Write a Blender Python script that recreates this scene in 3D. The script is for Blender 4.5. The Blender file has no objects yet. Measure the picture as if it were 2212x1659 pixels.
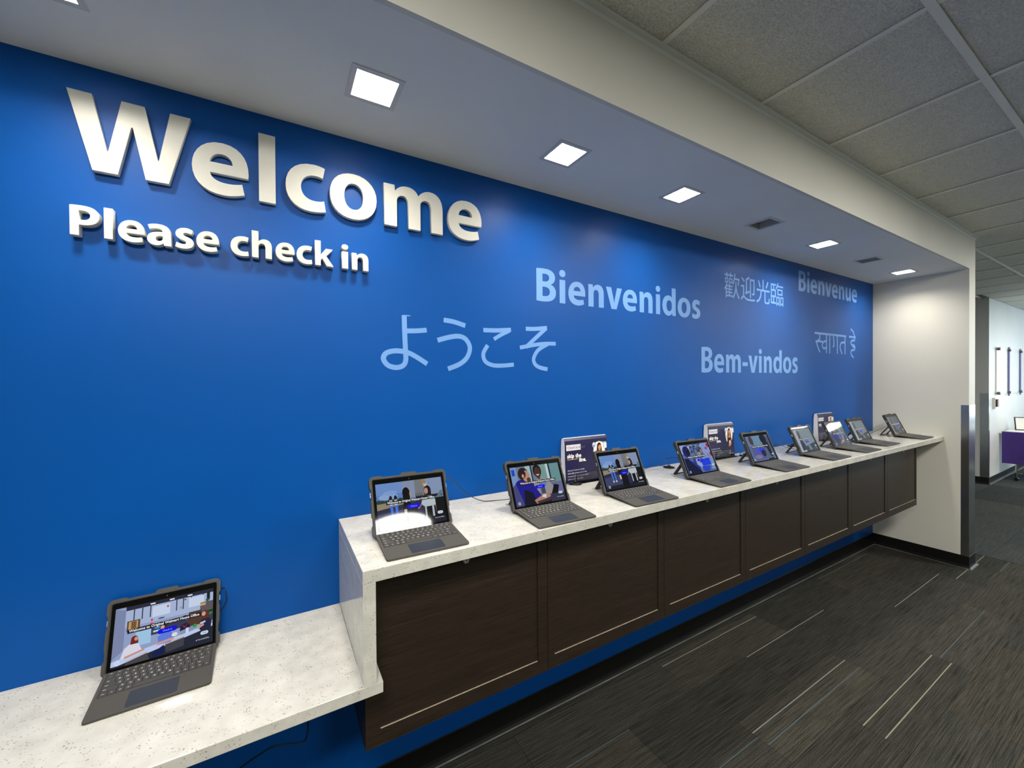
import bpy, bmesh, math, random
from mathutils import Vector, Matrix
random.seed(7)
R = math.radians
scn = bpy.context.scene
COL = scn.collection

# ------------------------------------------------------------------ camera, exposure, big lights
F, YAW, PIT, ROL, CH, CD = 870.8844, 0.5279, -0.0081, -0.0068, 1.5626, 1.5738
fw = Vector((math.sin(YAW)*math.cos(PIT), math.cos(YAW)*math.cos(PIT), math.sin(PIT)))
rt0 = Vector((math.cos(YAW), -math.sin(YAW), 0)); up0 = rt0.cross(fw)
rt = rt0*math.cos(ROL) + up0*math.sin(ROL); up = up0*math.cos(ROL) - rt0*math.sin(ROL)
cd = bpy.data.cameras.new('camera'); cam = bpy.data.objects.new('camera', cd); COL.objects.link(cam)
m = Matrix((rt, up, -fw)).transposed().to_4x4(); m.translation = Vector((0, -CD, CH)); cam.matrix_world = m
cd.sensor_width = 36; cd.lens = F/2212*36; cd.clip_start = .02; cd.clip_end = 100
scn.camera = cam
scn.view_settings.view_transform = 'Standard'; scn.view_settings.look = 'None'
scn.view_settings.exposure = 0.0; scn.view_settings.gamma = 1; scn.view_settings.use_curve_mapping = False
scn.cycles.use_denoising = True
scn.cycles.max_bounces = 8; scn.cycles.diffuse_bounces = 5; scn.cycles.glossy_bounces = 4
scn.cycles.sample_clamp_indirect = 6
w = bpy.data.worlds.new('world'); scn.world = w; w.use_nodes = True
w.node_tree.nodes['Background'].inputs[0].default_value = (.6, .75, 1, 1)
w.node_tree.nodes['Background'].inputs[1].default_value = 0.3
DOWN_W = 7.5        # each lit downlight
ROUND_W = 2.0      # each big round ceiling lamp of the room behind the camera
PANEL_W = 33.0      # each square ceiling light panel of the room
DAY_W = 95.0       # daylight through the far window

def area(name, loc, rot, sx, sy, watts, col, spread=180, shape='RECTANGLE', parent=None):
    l = bpy.data.lights.new(name, 'AREA'); l.shape = shape; l.size = sx; l.size_y = sy
    l.energy = watts; l.color = col; l.spread = R(spread)
    o = bpy.data.objects.new(name, l); COL.objects.link(o); o.location = loc; o.rotation_euler = rot
    if parent: o.parent = parent
    return o
area('window_daylight', (13.8, -3.4, 1.7), (0, R(90), 0), 1.9, 4.6, DAY_W, (.72, .9, 1.0))

# ------------------------------------------------------------------ materials
def s2l(c):
    f = lambda v: v/12.92 if v <= .04045 else ((v+.055)/1.055)**2.4
    return tuple(f(x/255) for x in c[:3]) + (1,)
class NT:
    def __init__(s, name):
        s.m = bpy.data.materials.new(name); s.m.use_nodes = True; s.t = s.m.node_tree
        s.b = s.t.nodes['Principled BSDF']; s.out = s.t.nodes['Material Output']
    def n(s, typ, **kw):
        x = s.t.nodes.new(typ)
        for k, v in kw.items():
            if k.startswith('i_'): x.inputs[k[2:].replace('_', ' ')].default_value = v
            else: setattr(x, k, v)
        return x
    def l(s, a, b): s.t.links.new(a, b)
    def co(s, scale=(1, 1, 1), space='Object'):
        tc = s.n('ShaderNodeTexCoord'); mp = s.n('ShaderNodeMapping'); mp.inputs['Scale'].default_value = scale
        s.l(tc.outputs[space], mp.inputs[0]); return mp.outputs[0]
    def noise(s, vec, sc, det=2, rough=.5):
        x = s.n('ShaderNodeTexNoise'); x.inputs['Scale'].default_value = sc; x.inputs['Detail'].default_value = det
        x.inputs['Roughness'].default_value = rough; s.l(vec, x.inputs['Vector']); return x.outputs['Fac']
    def ramp(s, fac, stops, interp='LINEAR'):
        x = s.n('ShaderNodeValToRGB'); x.color_ramp.interpolation = interp
        e = x.color_ramp.elements
        while len(e) < len(stops): e.new(.5)
        for q, (p, c) in zip(e, stops): q.position = p; q.color = c if len(c) == 4 else tuple(c)+(1,)
        s.l(fac, x.inputs[0]); return x.outputs[0]
    def bump(s, h, st, dist=.001):
        x = s.n('ShaderNodeBump'); x.inputs['Strength'].default_value = st; x.inputs['Distance'].default_value = dist
        s.l(h, x.inputs['Height']); s.l(x.outputs[0], s.b.inputs['Normal'])
    def mix(s, f, a, b, typ='MIX'):
        x = s.n('ShaderNodeMixRGB', blend_type=typ)
        for i, v in enumerate((f, a, b)):
            if hasattr(v, 'is_linked'): s.l(v, x.inputs[i])
            elif i == 0: x.inputs[0].default_value = v
            else: x.inputs[i].default_value = tuple(v) if len(v) == 4 else tuple(v)+(1,)
        return x.outputs[0]
def plain(name, col, rough=.5, metal=0, spec=.5, coat=0, em=None, es=0, nz=0, nsc=200, bump=0):
    n = NT(name); b = n.b
    b.inputs['Base Color'].default_value = tuple(col)+(1,); b.inputs['Roughness'].default_value = rough
    b.inputs['Metallic'].default_value = metal; b.inputs['Specular IOR Level'].default_value = spec
    b.inputs['Coat Weight'].default_value = coat
    if em: b.inputs['Emission Color'].default_value = tuple(em)+(1,); b.inputs['Emission Strength'].default_value = es
    v = n.noise(n.co(), nsc, 3)
    if nz:
        n.l(n.mix(1, n.ramp(v, [(.3, [1-nz]*3), (.7, [1+nz]*3)]), tuple(col), 'MULTIPLY'), b.inputs['Base Color'])
    if bump: n.bump(v, bump)
    return n.m
M = {}
def wallmat(name, col, rough, spec, coat=0, croug=.3, bump=.25):
    n = NT(name); v = n.noise(n.co(), 900, 2); big = n.noise(n.co(), 1.7, 2)
    n.l(n.mix(1, n.ramp(big, [(.3, [.96]*3), (.7, [1.04]*3)]), col, 'MULTIPLY'), n.b.inputs['Base Color'])
    n.b.inputs['Roughness'].default_value = rough; n.b.inputs['Specular IOR Level'].default_value = spec
    n.b.inputs['Coat Weight'].default_value = coat; n.b.inputs['Coat Roughness'].default_value = croug
    n.bump(v, bump, .0004); return n.m
M['blue'] = wallmat('satin_blue_paint', (.0002, .074, .335), .40, .18)
M['white'] = wallmat('warm_white_paint', (.70, .69, .615), .55, .3)
M['soffit'] = wallmat('soffit_white_paint', (.82, .83, .79), .6, .3)
M['cool'] = wallmat('cool_white_paint', (.66, .68, .68), .5, .4)
def quartz():
    n = NT('speckled_white_quartz'); v = n.co()
    a = n.n('ShaderNodeTexVoronoi'); a.inputs['Scale'].default_value = 150; n.l(v, a.inputs['Vector'])
    wob = n.noise(v, 48, 3)
    base = n.ramp(n.noise(v, 22, 4), [(.3, (.53, .52, .465)), (.7, (.64, .63, .57))])
    sp = n.ramp(a.outputs['Distance'], [(.18, (1, 1, 1)), (.32, (0, 0, 0))])
    gate = n.ramp(wob, [(.50, (0, 0, 0)), (.60, (1, 1, 1))])
    f = n.mix(1, sp, gate, 'MULTIPLY')
    dark = n.ramp(n.noise(v, 37, 1), [(.35, (.44, .41, .36)), (.65, (.17, .16, .14))])
    x = n.mix(f, base, dark)
    b2 = n.n('ShaderNodeTexVoronoi'); b2.inputs['Scale'].default_value = 75; n.l(v, b2.inputs['Vector'])
    sp2 = n.ramp(b2.outputs['Distance'], [(.10, (.5, .5, .5)), (.17, (0, 0, 0))])
    x = n.mix(sp2, x, (.27, .25, .22))
    n.l(x, n.b.inputs['Base Color']); n.b.inputs['Roughness'].default_value = .13
    n.b.inputs['Specular IOR Level'].default_value = .5; return n.m
M['quartz'] = quartz()
def darkwood():
    n = NT('dark_wenge_laminate'); v = n.co((2.2, 1, 130))
    g = n.noise(v, 1.6, 5, .65); g2 = n.noise(n.co((9, 9, 420)), 1.5, 3)
    c = n.ramp(g, [(.3, (.012, .0072, .0045)), (.5, (.022, .0140, .0088)), (.72, (.042, .028, .018))])
    c = n.mix(.4, c, n.ramp(g2, [(.35, (.008, .006, .004)), (.7, (.05, .037, .027))]))
    n.l(c, n.b.inputs['Base Color']); n.b.inputs['Roughness'].default_value = .42
    n.b.inputs['Specular IOR Level'].default_value = .3; n.bump(g, .25, .0005); return n.m
M['wood'] = darkwood()
M['ledge'] = plain('highlit_panel_ledge', (.42, .36, .27), .3, nz=.25, nsc=60)  # highlight on the door ledges, painted in as a pale colour
M['seam'] = plain('dark_seam', (.004, .003, .003), .8)
def carpet(name, lo, hi, xs):
    n = NT(name); v = n.co((2.5, 120, 1), 'Object'); g = n.noise(v, 1.6, 4, .7)
    loop = n.noise(n.co(), 330, 2); oi = n.n('ShaderNodeObjectInfo')
    tint = n.ramp(oi.outputs['Random'], [(0, (.72, .77, .77)), (.3, (.88, .88, .85)), (.55, (.97, .99, 1.0)), (.8, (1.12, 1.06, .97)), (1, (1.2, 1.2, 1.14))])
    c = n.ramp(g, [(.32, lo), (.68, hi)])
    c = n.mix(1, c, tint, 'MULTIPLY')
    c = n.mix(1, c, n.ramp(loop, [(.35, (.45, .45, .45)), (.65, (1.5, 1.5, 1.5))]), 'MULTIPLY')
    n.l(c, n.b.inputs['Base Color']); n.b.inputs['Roughness'].default_value = .95
    n.b.inputs['Specular IOR Level'].default_value = .1; n.bump(loop, .6, .002); return n.m
M['carpet'] = carpet('charcoal_carpet', (.012, .012, .0105), (.064, .062, .053), 1)
M['carpet2'] = carpet('slate_carpet', (.022, .027, .028), (.060, .070, .072), 1)
M['st_grey'] = plain('grey_carpet_stripe', (.20, .21, .19), .9, nz=.4, nsc=300)
M['st_teal'] = plain('teal_carpet_stripe', (.045, .072, .085), .9, nz=.4, nsc=300)
M['st_gold'] = plain('straw_carpet_stripe', (.22, .215, .15), .9, nz=.4, nsc=300)
M['rubber'] = plain('black_rubber_base', (.006, .006, .006), .45, spec=.25, nz=.2, nsc=30)
M['toe'] = plain('light_grey_base_toe', (.13, .13, .125), .35, nz=.4, nsc=9)  # toe strip, lighter grey than the rest of the base
def tilemat():
    n = NT('fissured_ceiling_tile'); v = n.co()
    a = n.noise(v, 130, 4, .7); b = n.noise(v, 45, 3)
    h = n.ramp(a, [(.42, (0, 0, 0)), (.55, (1, 1, 1))])
    c = n.mix(1, n.ramp(a, [(.38, (.60, .61, .55)), (.55, (.82, .82, .75))]), n.ramp(b, [(.3, [.92]*3), (.7, [1.05]*3)]), 'MULTIPLY')
    n.l(c, n.b.inputs['Base Color']); n.b.inputs['Roughness'].default_value = .9; n.bump(h, .7, .002); return n.m
M['tile'] = tilemat()
M['tee'] = plain('grey_white_ceiling_tee', (.80, .82, .78), .5)
M['steel'] = plain('brushed_stainless', (.48, .49, .50), .22, metal=1, nz=.08, nsc=12)
M['letter'] = plain('cream_letter_face', (.72, .71, .64), .42, nz=.02, nsc=30)
M['vinyl'] = plain('pale_blue_vinyl', (.15, .34, .72), .45)
M['trimring'] = plain('grey_lamp_trim', (.62, .62, .60), .45)
M['housing'] = plain('lamp_housing', (.5, .5, .5), .35)
M['lit'] = plain('lit_diffuser', (.9, .9, .9), .5, em=(1, .95, .86), es=14)
M['unlit'] = plain('unlit_diffuser', (.16, .16, .16), .3)
M['case'] = plain('charcoal_rugged_case', (.030, .029, .027), .55, nz=.1, nsc=400, bump=.1)
M['bezel'] = plain('black_glass_bezel', (.002, .002, .002), .04, spec=.5)
M['kb'] = plain('charcoal_fabric', (.066, .063, .057), .8, spec=.3, nz=.14, nsc=900, bump=.2)
M['key'] = plain('charcoal_key', (.050, .048, .045), .55)
M['well'] = plain('dark_key_gap', (.014, .014, .014), .8)
M['pad'] = plain('dark_touchpad', (.020, .025, .036), .5)
M['legend'] = plain('white_legend', (.8, .8, .76), .6)
M['black'] = plain('black_plastic', (.006, .006, .006), .3)
M['chrome'] = plain('polished_chrome', (.72, .70, .66), .3, metal=.75)
M['paper'] = plain('white_card', (.80, .79, .76), .45)
M['navy'] = plain('navy_glossy_print', (.016, .016, .055), .25, coat=.4)
M['purple'] = plain('purple_tablecloth', (.052, .018, .20), .65, nz=.15, nsc=14, bump=.15)
M['panelwhite'] = plain('white_display_panel', (.80, .84, .84), .25)
M['rod'] = plain('lilac_steel_rod', (.25, .26, .48), .35, metal=.5)
M['bronze'] = plain('bronze_standoff', (.16, .14, .13), .4, metal=.6)
M['red'] = plain('red_plastic', (.10, .012, .012), .4)
M['ceramic'] = plain('white_plastic', (.8, .8, .78), .4)
M['lamp'] = plain('opal_lamp_glass', (.9, .9, .88), .3, em=(1, .97, .9), es=28)
M['sky'] = plain('window_daylight_glass', (.2, .2, .2), .1, em=(.7, .88, 1), es=3)
def clear(name):
    n = NT(name); n.b.inputs['Base Color'].default_value = (1, 1, 1, 1); n.b.inputs['Roughness'].default_value = .03
    n.b.inputs['Transmission Weight'].default_value = 1; n.b.inputs['IOR'].default_value = 1.3; return n.m
M['acrylic'] = clear('clear_acrylic')
def vcol(name, em, rough, spec):
    n = NT(name); a = n.n('ShaderNodeVertexColor', layer_name='Col')
    n.b.inputs['Roughness'].default_value = rough; n.b.inputs['Specular IOR Level'].default_value = spec
    if em:
        n.b.inputs['Base Color'].default_value = (.003, .003, .003, 1)
        n.l(a.outputs[0], n.b.inputs['Emission Color']); n.b.inputs['Emission Strength'].default_value = em
    else: n.l(a.outputs[0], n.b.inputs['Base Color'])
    return n.m
M['screen'] = vcol('lit_screen_picture', .85, .04, .5)
M['print'] = vcol('printed_ink', 0, .3, .5)

# ------------------------------------------------------------------ mesh helpers
class B:
    def __init__(s): s.v = []; s.f = []; s.mi = []
    def add(s, vs, fs, mi=0):
        o = len(s.v); s.v += [tuple(x) for x in vs]; s.f += [tuple(i+o for i in f) for f in fs]; s.mi += [mi]*len(fs); return s
    def box(s, x0, x1, y0, y1, z0, z1, mi=0):
        return s.add([(x0,y0,z0),(x1,y0,z0),(x1,y1,z0),(x0,y1,z0),(x0,y0,z1),(x1,y0,z1),(x1,y1,z1),(x0,y1,z1)],
            [(0,3,2,1),(4,5,6,7),(0,1,5,4),(1,2,6,5),(2,3,7,6),(3,0,4,7)], mi)
    def quad(s, a, b, c, d, mi=0): return s.add([a, b, c, d], [(0, 1, 2, 3)], mi)
    def prism(s, pts, f0, f1, mi=0):   # pts 2D, f0/f1 map a 2D point to 3D at the two ends
        n = len(pts); s.add([f0(*p) for p in pts]+[f1(*p) for p in pts],
            [tuple(range(n-1, -1, -1)), tuple(range(n, 2*n))]+[(i, (i+1) % n, n+(i+1) % n, n+i) for i in range(n)], mi); return s
    def tube(s, path, r, n=8, mi=0, cap=True):
        P = [Vector(p) for p in path]; rings = []
        for i, p in enumerate(P):
            t = (P[min(i+1, len(P)-1)]-P[max(i-1, 0)]).normalized()
            a = t.cross(Vector((0, 0, 1)));
            if a.length < .1: a = t.cross(Vector((1, 0, 0)))
            a.normalize(); b = t.cross(a)
            rr = r[i] if isinstance(r, (list, tuple)) else r
            rings.append([p+a*rr*math.cos(2*math.pi*k/n)+b*rr*math.sin(2*math.pi*k/n) for k in range(n)])
        fs = [(i*n+k, i*n+(k+1) % n, (i+1)*n+(k+1) % n, (i+1)*n+k) for i in range(len(P)-1) for k in range(n)]
        if cap: fs += [tuple(range(n-1, -1, -1)), tuple(range((len(P)-1)*n, len(P)*n))]
        return s.add([v for q in rings for v in q], fs, mi)
    def lathe(s, prof, c=(0, 0, 0), n=24, mi=0, ax='z'):
        vs = []
        for r_, h in prof:
            for k in range(n):
                a = 2*math.pi*k/n; x, y = r_*math.cos(a), r_*math.sin(a)
                q = (x, y, h) if ax == 'z' else (x, -h, y)
                vs.append((c[0]+q[0], c[1]+q[1], c[2]+q[2]))
        fs = [(i*n+k, i*n+(k+1) % n, (i+1)*n+(k+1) % n, (i+1)*n+k) for i in range(len(prof)-1) for k in range(n)]
        fs += [tuple(range(n-1, -1, -1)), tuple(range((len(prof)-1)*n, len(prof)*n))]
        return s.add(vs, fs, mi)
    def mesh(s, name, mats, smooth=False):
        me = bpy.data.meshes.new(name); me.from_pydata(s.v, [], s.f)
        for x in mats: me.materials.append(x)
        me.polygons.foreach_set('material_index', s.mi)
        bm = bmesh.new(); bm.from_mesh(me); bmesh.ops.recalc_face_normals(bm, faces=bm.faces); bm.to_mesh(me); bm.free()
        if smooth: me.shade_smooth()
        me.update(); return me
    def obj(s, name, mats, parent=None, smooth=False, bev=0, seg=2, **kw):
        if not isinstance(mats, (list, tuple)): mats = [mats]
        o = link(name, s.mesh(name, mats, smooth), parent, **kw)
        if bev:
            b = o.modifiers.new('b', 'BEVEL'); b.width = bev; b.segments = seg; b.limit_method = 'ANGLE'; b.angle_limit = R(40)
        return o
def link(name, data, parent=None, loc=None, **kw):
    o = bpy.data.objects.new(name, data); COL.objects.link(o)
    if parent: o.parent = parent
    if loc: o.location = loc
    for k, v in kw.items(): o[k] = v
    return o
def thing(name, label, cat, loc=(0, 0, 0), group=None, rz=0):
    o = link(name, None, loc=loc, label=label, category=cat); o.rotation_euler.z = rz; o.empty_display_size = .05
    if group: o['group'] = group
    return o
def struct(b, name, mats, **kw): return b.obj(name, mats, kind='structure', **kw)
def smooth_path(P, n=6):
    P = [Vector(p) for p in P]; out = []
    for i in range(len(P)-1):
        a, b, c, d = P[max(i-1, 0)], P[i], P[i+1], P[min(i+2, len(P)-1)]
        for k in range(n):
            t = k/n; out.append(.5*((2*b)+(c-a)*t+(2*a-5*b+4*c-d)*t*t+(3*b-3*c+d-a)*t**3))
    out.append(P[-1]); return out

# ------------------------------------------------------------------ glyphs (bold humanist sans, 1000 units)
G = {
'W': "M 1 674 L 160 674 L 254 196 C 256 190 260 190 262 196 L 355 674 L 515 674 L 604 204 C 606 198 610 198 612 204 L 698 674 L 852 674 L 683 0 L 515 0 L 431 448 C 428 458 422 458 419 448 L 325 0 L 157 0 Z",
'e': "M 471 200 L 147 200 C 151 141 213 112 284 112 C 336 112 378 119 419 133 L 439 29 C 389 8 328 -11 262 -11 C 96 -11 0 84 0 239 C 0 365 78 509 254 509 C 416 509 476 380 476 256 C 476 229 473 208 471 200 Z M 146 303 C 151 348 180 396 246 396 C 318 396 338 336 337 303 Z",
'o': "M 264 511 C 422 511 527 402 527 254 C 527 76 401 -11 262 -11 C 110 -11 0 84 0 244 C 0 411 106 511 264 511 Z M 263 400 C 190 400 157 327 157 250 C 157 162 197 100 264 100 C 328 100 369 162 369 251 C 369 325 337 400 263 400 Z",
'c': "M 419 12 C 389 0 326 -11 259 -11 C 101 -11 0 87 0 239 C 0 390 104 511 294 511 C 336 511 382 504 413 491 L 390 375 C 374 382 346 390 304 390 C 217 390 156 330 157 249 C 157 159 217 111 302 111 C 344 111 376 117 401 128 Z",
'l': "M 0 0 L 152 0 L 152 710 L 0 710 Z",
'm': "M 2 0 L 2 340 C 2 405 0 458 -2 500 L 126 500 L 132 434 L 135 434 C 156 466 198 511 283 511 C 347 511 397 478 418 427 L 420 427 C 438 454 461 474 485 487 C 510 502 538 511 573 511 C 666 511 737 446 737 299 L 737 0 L 585 0 L 585 274 C 585 346 562 388 514 388 C 480 388 456 364 447 334 C 445 322 445 307 445 295 L 445 0 L 293 0 L 293 284 C 293 345 270 388 223 388 C 184 388 165 358 157 335 C 154 323 154 307 154 293 L 154 0 Z",
'n': "M 2 0 L 2 340 C 2 405 0 458 -2 500 L 130 500 L 136 431 L 139 431 C 159 463 210 511 290 511 C 390 511 462 445 462 302 L 462 0 L 310 0 L 310 281 C 310 346 287 388 231 388 C 188 388 165 359 157 330 C 154 320 154 305 154 295 L 154 0 Z",
'h': "M 0 0 L 0 710 L 152 710 L 152 438 L 154 438 C 169 460 190 478 214 490 C 237 504 267 511 296 511 C 391 511 462 446 462 299 L 462 0 L 310 0 L 310 283 C 310 346 287 388 231 388 C 191 388 167 361 157 336 C 154 328 152 314 152 303 L 152 0 Z",
'u': "M 460 500 L 460 160 C 460 95 462 42 464 0 L 332 0 L 325 70 L 322 70 C 303 41 257 -11 171 -11 C 72 -11 0 50 0 199 L 0 500 L 152 500 L 152 224 C 152 153 175 111 227 111 C 269 111 293 140 302 163 C 306 171 308 182 308 194 L 308 500 Z",
'd': "M 362 710 L 514 710 L 514 142 C 514 87 516 28 518 0 L 383 0 L 376 71 L 374 71 C 343 16 283 -11 223 -11 C 108 -11 0 87 0 246 C 0 414 106 511 233 511 C 294 511 338 489 360 456 L 362 456 Z M 362 275 C 362 284 361 296 360 305 C 350 351 313 388 262 388 C 189 388 155 323 155 250 C 155 163 199 108 262 108 C 309 108 348 140 358 186 C 361 197 362 209 362 222 Z",
'a': "M 431 0 C 428 29 427 72 427 118 L 427 295 C 427 415 374 511 202 511 C 118 511 51 488 17 469 L 47 363 C 79 382 132 400 182 400 C 257 400 275 363 275 335 L 275 328 C 102 329 0 268 0 137 C 0 58 60 -11 150 -11 C 203 -11 255 12 286 50 L 289 50 L 300 0 Z M 279 228 C 199 229 152 209 152 155 C 152 119 176 102 207 102 C 242 102 268 125 277 154 C 279 162 279 170 279 178 Z",
's': "M 0 25 C 32 7 84 -11 152 -11 C 289 -11 357 55 357 146 C 356 218 318 262 231 293 C 172 313 157 325 157 348 C 157 373 178 388 214 388 C 255 388 295 374 316 362 L 342 467 C 314 482 264 511 206 511 C 86 511 9 442 9 348 C 8 289 47 235 146 202 C 200 184 209 173 209 147 C 209 121 190 106 146 106 C 103 106 54 123 27 140 Z",
'k': "M 152 710 L 0 710 L 0 0 L 152 0 L 152 160 L 190 205 L 310 0 L 497 0 L 297 293 L 472 500 L 289 500 L 178 352 L 152 306 Z",
'P': "M 0 665 C 47 673 113 679 206 679 C 300 679 367 661 412 625 C 455 591 484 535 484 469 C 484 403 462 347 422 309 C 370 260 293 238 203 238 C 183 238 165 239 151 241 L 151 0 L 0 0 Z M 151 359 C 164 356 180 355 202 355 C 283 355 333 396 333 465 C 333 527 290 564 214 564 C 183 564 162 561 151 558 Z",
'B': "M 0 666 C 40 674 121 680 197 680 C 290 680 347 671 396 642 C 443 617 477 571 477 510 C 477 450 442 394 366 366 L 366 364 C 443 343 500 285 500 198 C 500 137 472 89 430 55 C 381 16 299 -6 165 -6 C 90 -6 34 -1 0 4 Z M 152 413 L 202 413 C 282 413 325 446 325 496 C 325 547 286 574 217 574 C 184 574 165 572 152 570 Z M 152 304 L 152 109 C 167 107 185 107 209 107 C 279 107 341 134 341 207 C 341 277 279 304 202 304 Z",
'v': "M 0 500 L 163 500 L 232 253 C 242 213 251 179 257 143 L 259 143 C 266 180 273 213 284 253 L 350 500 L 508 500 L 332 0 L 170 0 Z",
'-': "M 0 190 L 270 190 L 270 302 L 0 302 Z",
'i': "M 6 0 L 158 0 L 158 500 L 6 500 Z M 82 560 C 130 560 164 594 164 635 C 164 680 132 712 83 712 C 33 712 0 680 0 635 C 0 594 33 560 82 560 Z",
}
ADV = {'W':(886,8),'e':(528,24),'o':(577,24),'c':(445,24),'l':(275,61),'m':(860,61),'n':(586,61),'h':(586,61),'u':(583,57),'d':(596,27),
       'a':(528,40),'s':(432,34),'k':(554,61),'P':(585,69),'B':(604,69),'v':(520,6),'-':(322,26),'i':(275,56),' ':(202,0)}
def contours(ch, n=7):
    out = []; cur = []; tk = G[ch].split(); i = 0; p = None
    while i < len(tk):
        c = tk[i]; i += 1
        if c in 'ML':
            p = (float(tk[i]), float(tk[i+1])); i += 2; cur.append(p)
        elif c == 'C':
            q = [float(v) for v in tk[i:i+6]]; i += 6
            for k in range(1, n+1):
                t = k/n; s = 1-t
                cur.append((s**3*p[0]+3*s*s*t*q[0]+3*s*t*t*q[2]+t**3*q[4], s**3*p[1]+3*s*s*t*q[1]+3*s*t*t*q[3]+t**3*q[5]))
            p = (q[4], q[5])
        else:
            if abs(cur[0][0]-cur[-1][0])+abs(cur[0][1]-cur[-1][1]) < 1: cur.pop()
            out.append(cur); cur = []
    return out
def curve_mesh(name, conts, depth, bevel=0):
    cu = bpy.data.curves.new(name, 'CURVE'); cu.dimensions = '2D'; cu.fill_mode = 'BOTH'
    cu.extrude = depth/2-bevel; cu.bevel_depth = bevel; cu.bevel_resolution = 1; cu.offset = -bevel
    for c in conts:
        sp = cu.splines.new('POLY'); sp.points.add(len(c)-1); sp.use_cyclic_u = True
        for k, p in enumerate(c): sp.points[k].co = (p[0], p[1], 0, 1)
    o = bpy.data.objects.new(name, cu); COL.objects.link(o)
    me = bpy.data.meshes.new_from_object(o); bpy.data.objects.remove(o); return me
def letter(ch, x, z, sx, sz, yfront, depth, mat, parent, bev=0):
    cs = [[(p[0]*sx, p[1]*sz) for p in c] for c in contours(ch)]
    me = curve_mesh('letter', cs, depth, bev); me.materials.clear(); me.materials.append(mat)
    o = link('letter', me, parent); o.rotation_euler = (R(90), 0, 0); o.location = (x, yfront+depth/2, z); return o
def gw(ch):
    xs = [p[0] for c in contours(ch) for p in c]; return min(xs), max(xs)
def word(text, x0, x1, z, sz, yfront, depth, mat, parent, bev=0):
    pos = []; X = 0
    for ch in text:
        a, l = ADV[ch]
        if ch != ' ': pos.append((ch, X+l))
        X += a
    first = pos[0][1]; last = pos[-1][1]+gw(pos[-1][0])[1]; s = (x1-x0)/(last-first)
    for ch, px in pos: letter(ch, x0+(px-first)*s, z, s, sz, yfront, depth, mat, parent, bev)
def text_mesh(s, size, depth=0, bold=0, res=2, align='LEFT', space=1.0):
    cu = bpy.data.curves.new('t', 'FONT'); cu.body = s; cu.size = size; cu.extrude = depth; cu.offset = bold
    cu.resolution_u = res; cu.align_x = align; cu.space_character = space
    o = bpy.data.objects.new('t', cu); COL.objects.link(o); bpy.context.view_layer.update()
    me = bpy.data.meshes.new_from_object(o); bpy.data.objects.remove(o); return me

# ------------------------------------------------------------------ setting: measures
ZS, ZC, ZK, ZL, XE, YS, XK, YK = 2.45, 2.721, 1.067, .762, 4.866, -.6135, .188, -.472
XE2 = 5.035
struct(B().box(-3.2, XE, 0, .12, 0, ZC+.1), 'wall_back', M['blue'])
struct(B().box(XE, XE2, YS, .12, 0, ZC+.1), 'wall_end', M['white'])
struct(B().box(XE+.0, XE2, .12, 5, 0, ZC+.1), 'wall_corridor', M['cool'])
struct(B().box(8.96, 14, 0, 5, 0, ZC+.1), 'wall_far', M['cool'])
struct(B().box(XE2, 8.96, 5, 5.1, 0, ZC+.1), 'wall_corridor_end', M['cool'])
struct(B().box(-3.3, -3.2, -7, .12, 0, ZC+.1), 'wall_left', M['white'])
struct(B().box(-3.3, 14.1, -7.1, -7, 0, ZC+.1), 'wall_front', M['white'])
struct(B().box(14, 14.1, -7, -5.8, 0, ZC+.1).box(14, 14.1, -1, 5, 0, ZC+.1).box(14, 14.1, -5.8, -1, 0, .7).box(14, 14.1, -5.8, -1, 2.66, ZC+.1), 'wall_right', M['cool'])
wn = struct(B().box(14.06, 14.08, -5.8, -1, .7, 2.66), 'window_1', M['sky'])
fr = B()
for i in range(5): fr.box(13.98, 14.04, -5.8+i*1.2-.03, -5.8+i*1.2+.03, .7, 2.66)
fr.box(13.98, 14.04, -5.8, -1, .7, .76).box(13.98, 14.04, -5.8, -1, 2.6, 2.66).obj('window_frame', M['steel'], wn)
# soffit underside with square holes, and its fascia
LX = [-.450, .264, .987, 1.690, 2.415, 3.127, 3.845, 4.536]; LIT = [1, 1, 1, 1, 0, 1, 0, 1]; HL = .0705; LY = -.307
so = B(); xs = [-3.2]
for x in LX: xs += [x-HL, x+HL]
xs += [XE]
so.box(-3.2, XE, YS+.016, LY-HL, ZS, ZS+.012).box(-3.2, XE, LY+HL, 0, ZS, ZS+.012)
for i in range(0, len(xs), 2): so.box(xs[i], xs[i+1], LY-HL, LY+HL, ZS, ZS+.012)
struct(so, 'ceiling_soffit', M['soffit'])
struct(B().box(-3.2, XE, YS, YS+.016, ZS, ZC+.02), 'wall_soffit_fascia', M['white'])
struct(B().box(-3.2, XE2+.022, YS-.022, YS+.002, ZC-.002, ZC+.001).box(-3.2, XE2+.022, YS-.0015, YS, ZC-.018, ZC).box(XE2, XE2+.022, YS, .1, ZC-.002, ZC+.001), 'trim_1', M['tee'])
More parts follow.
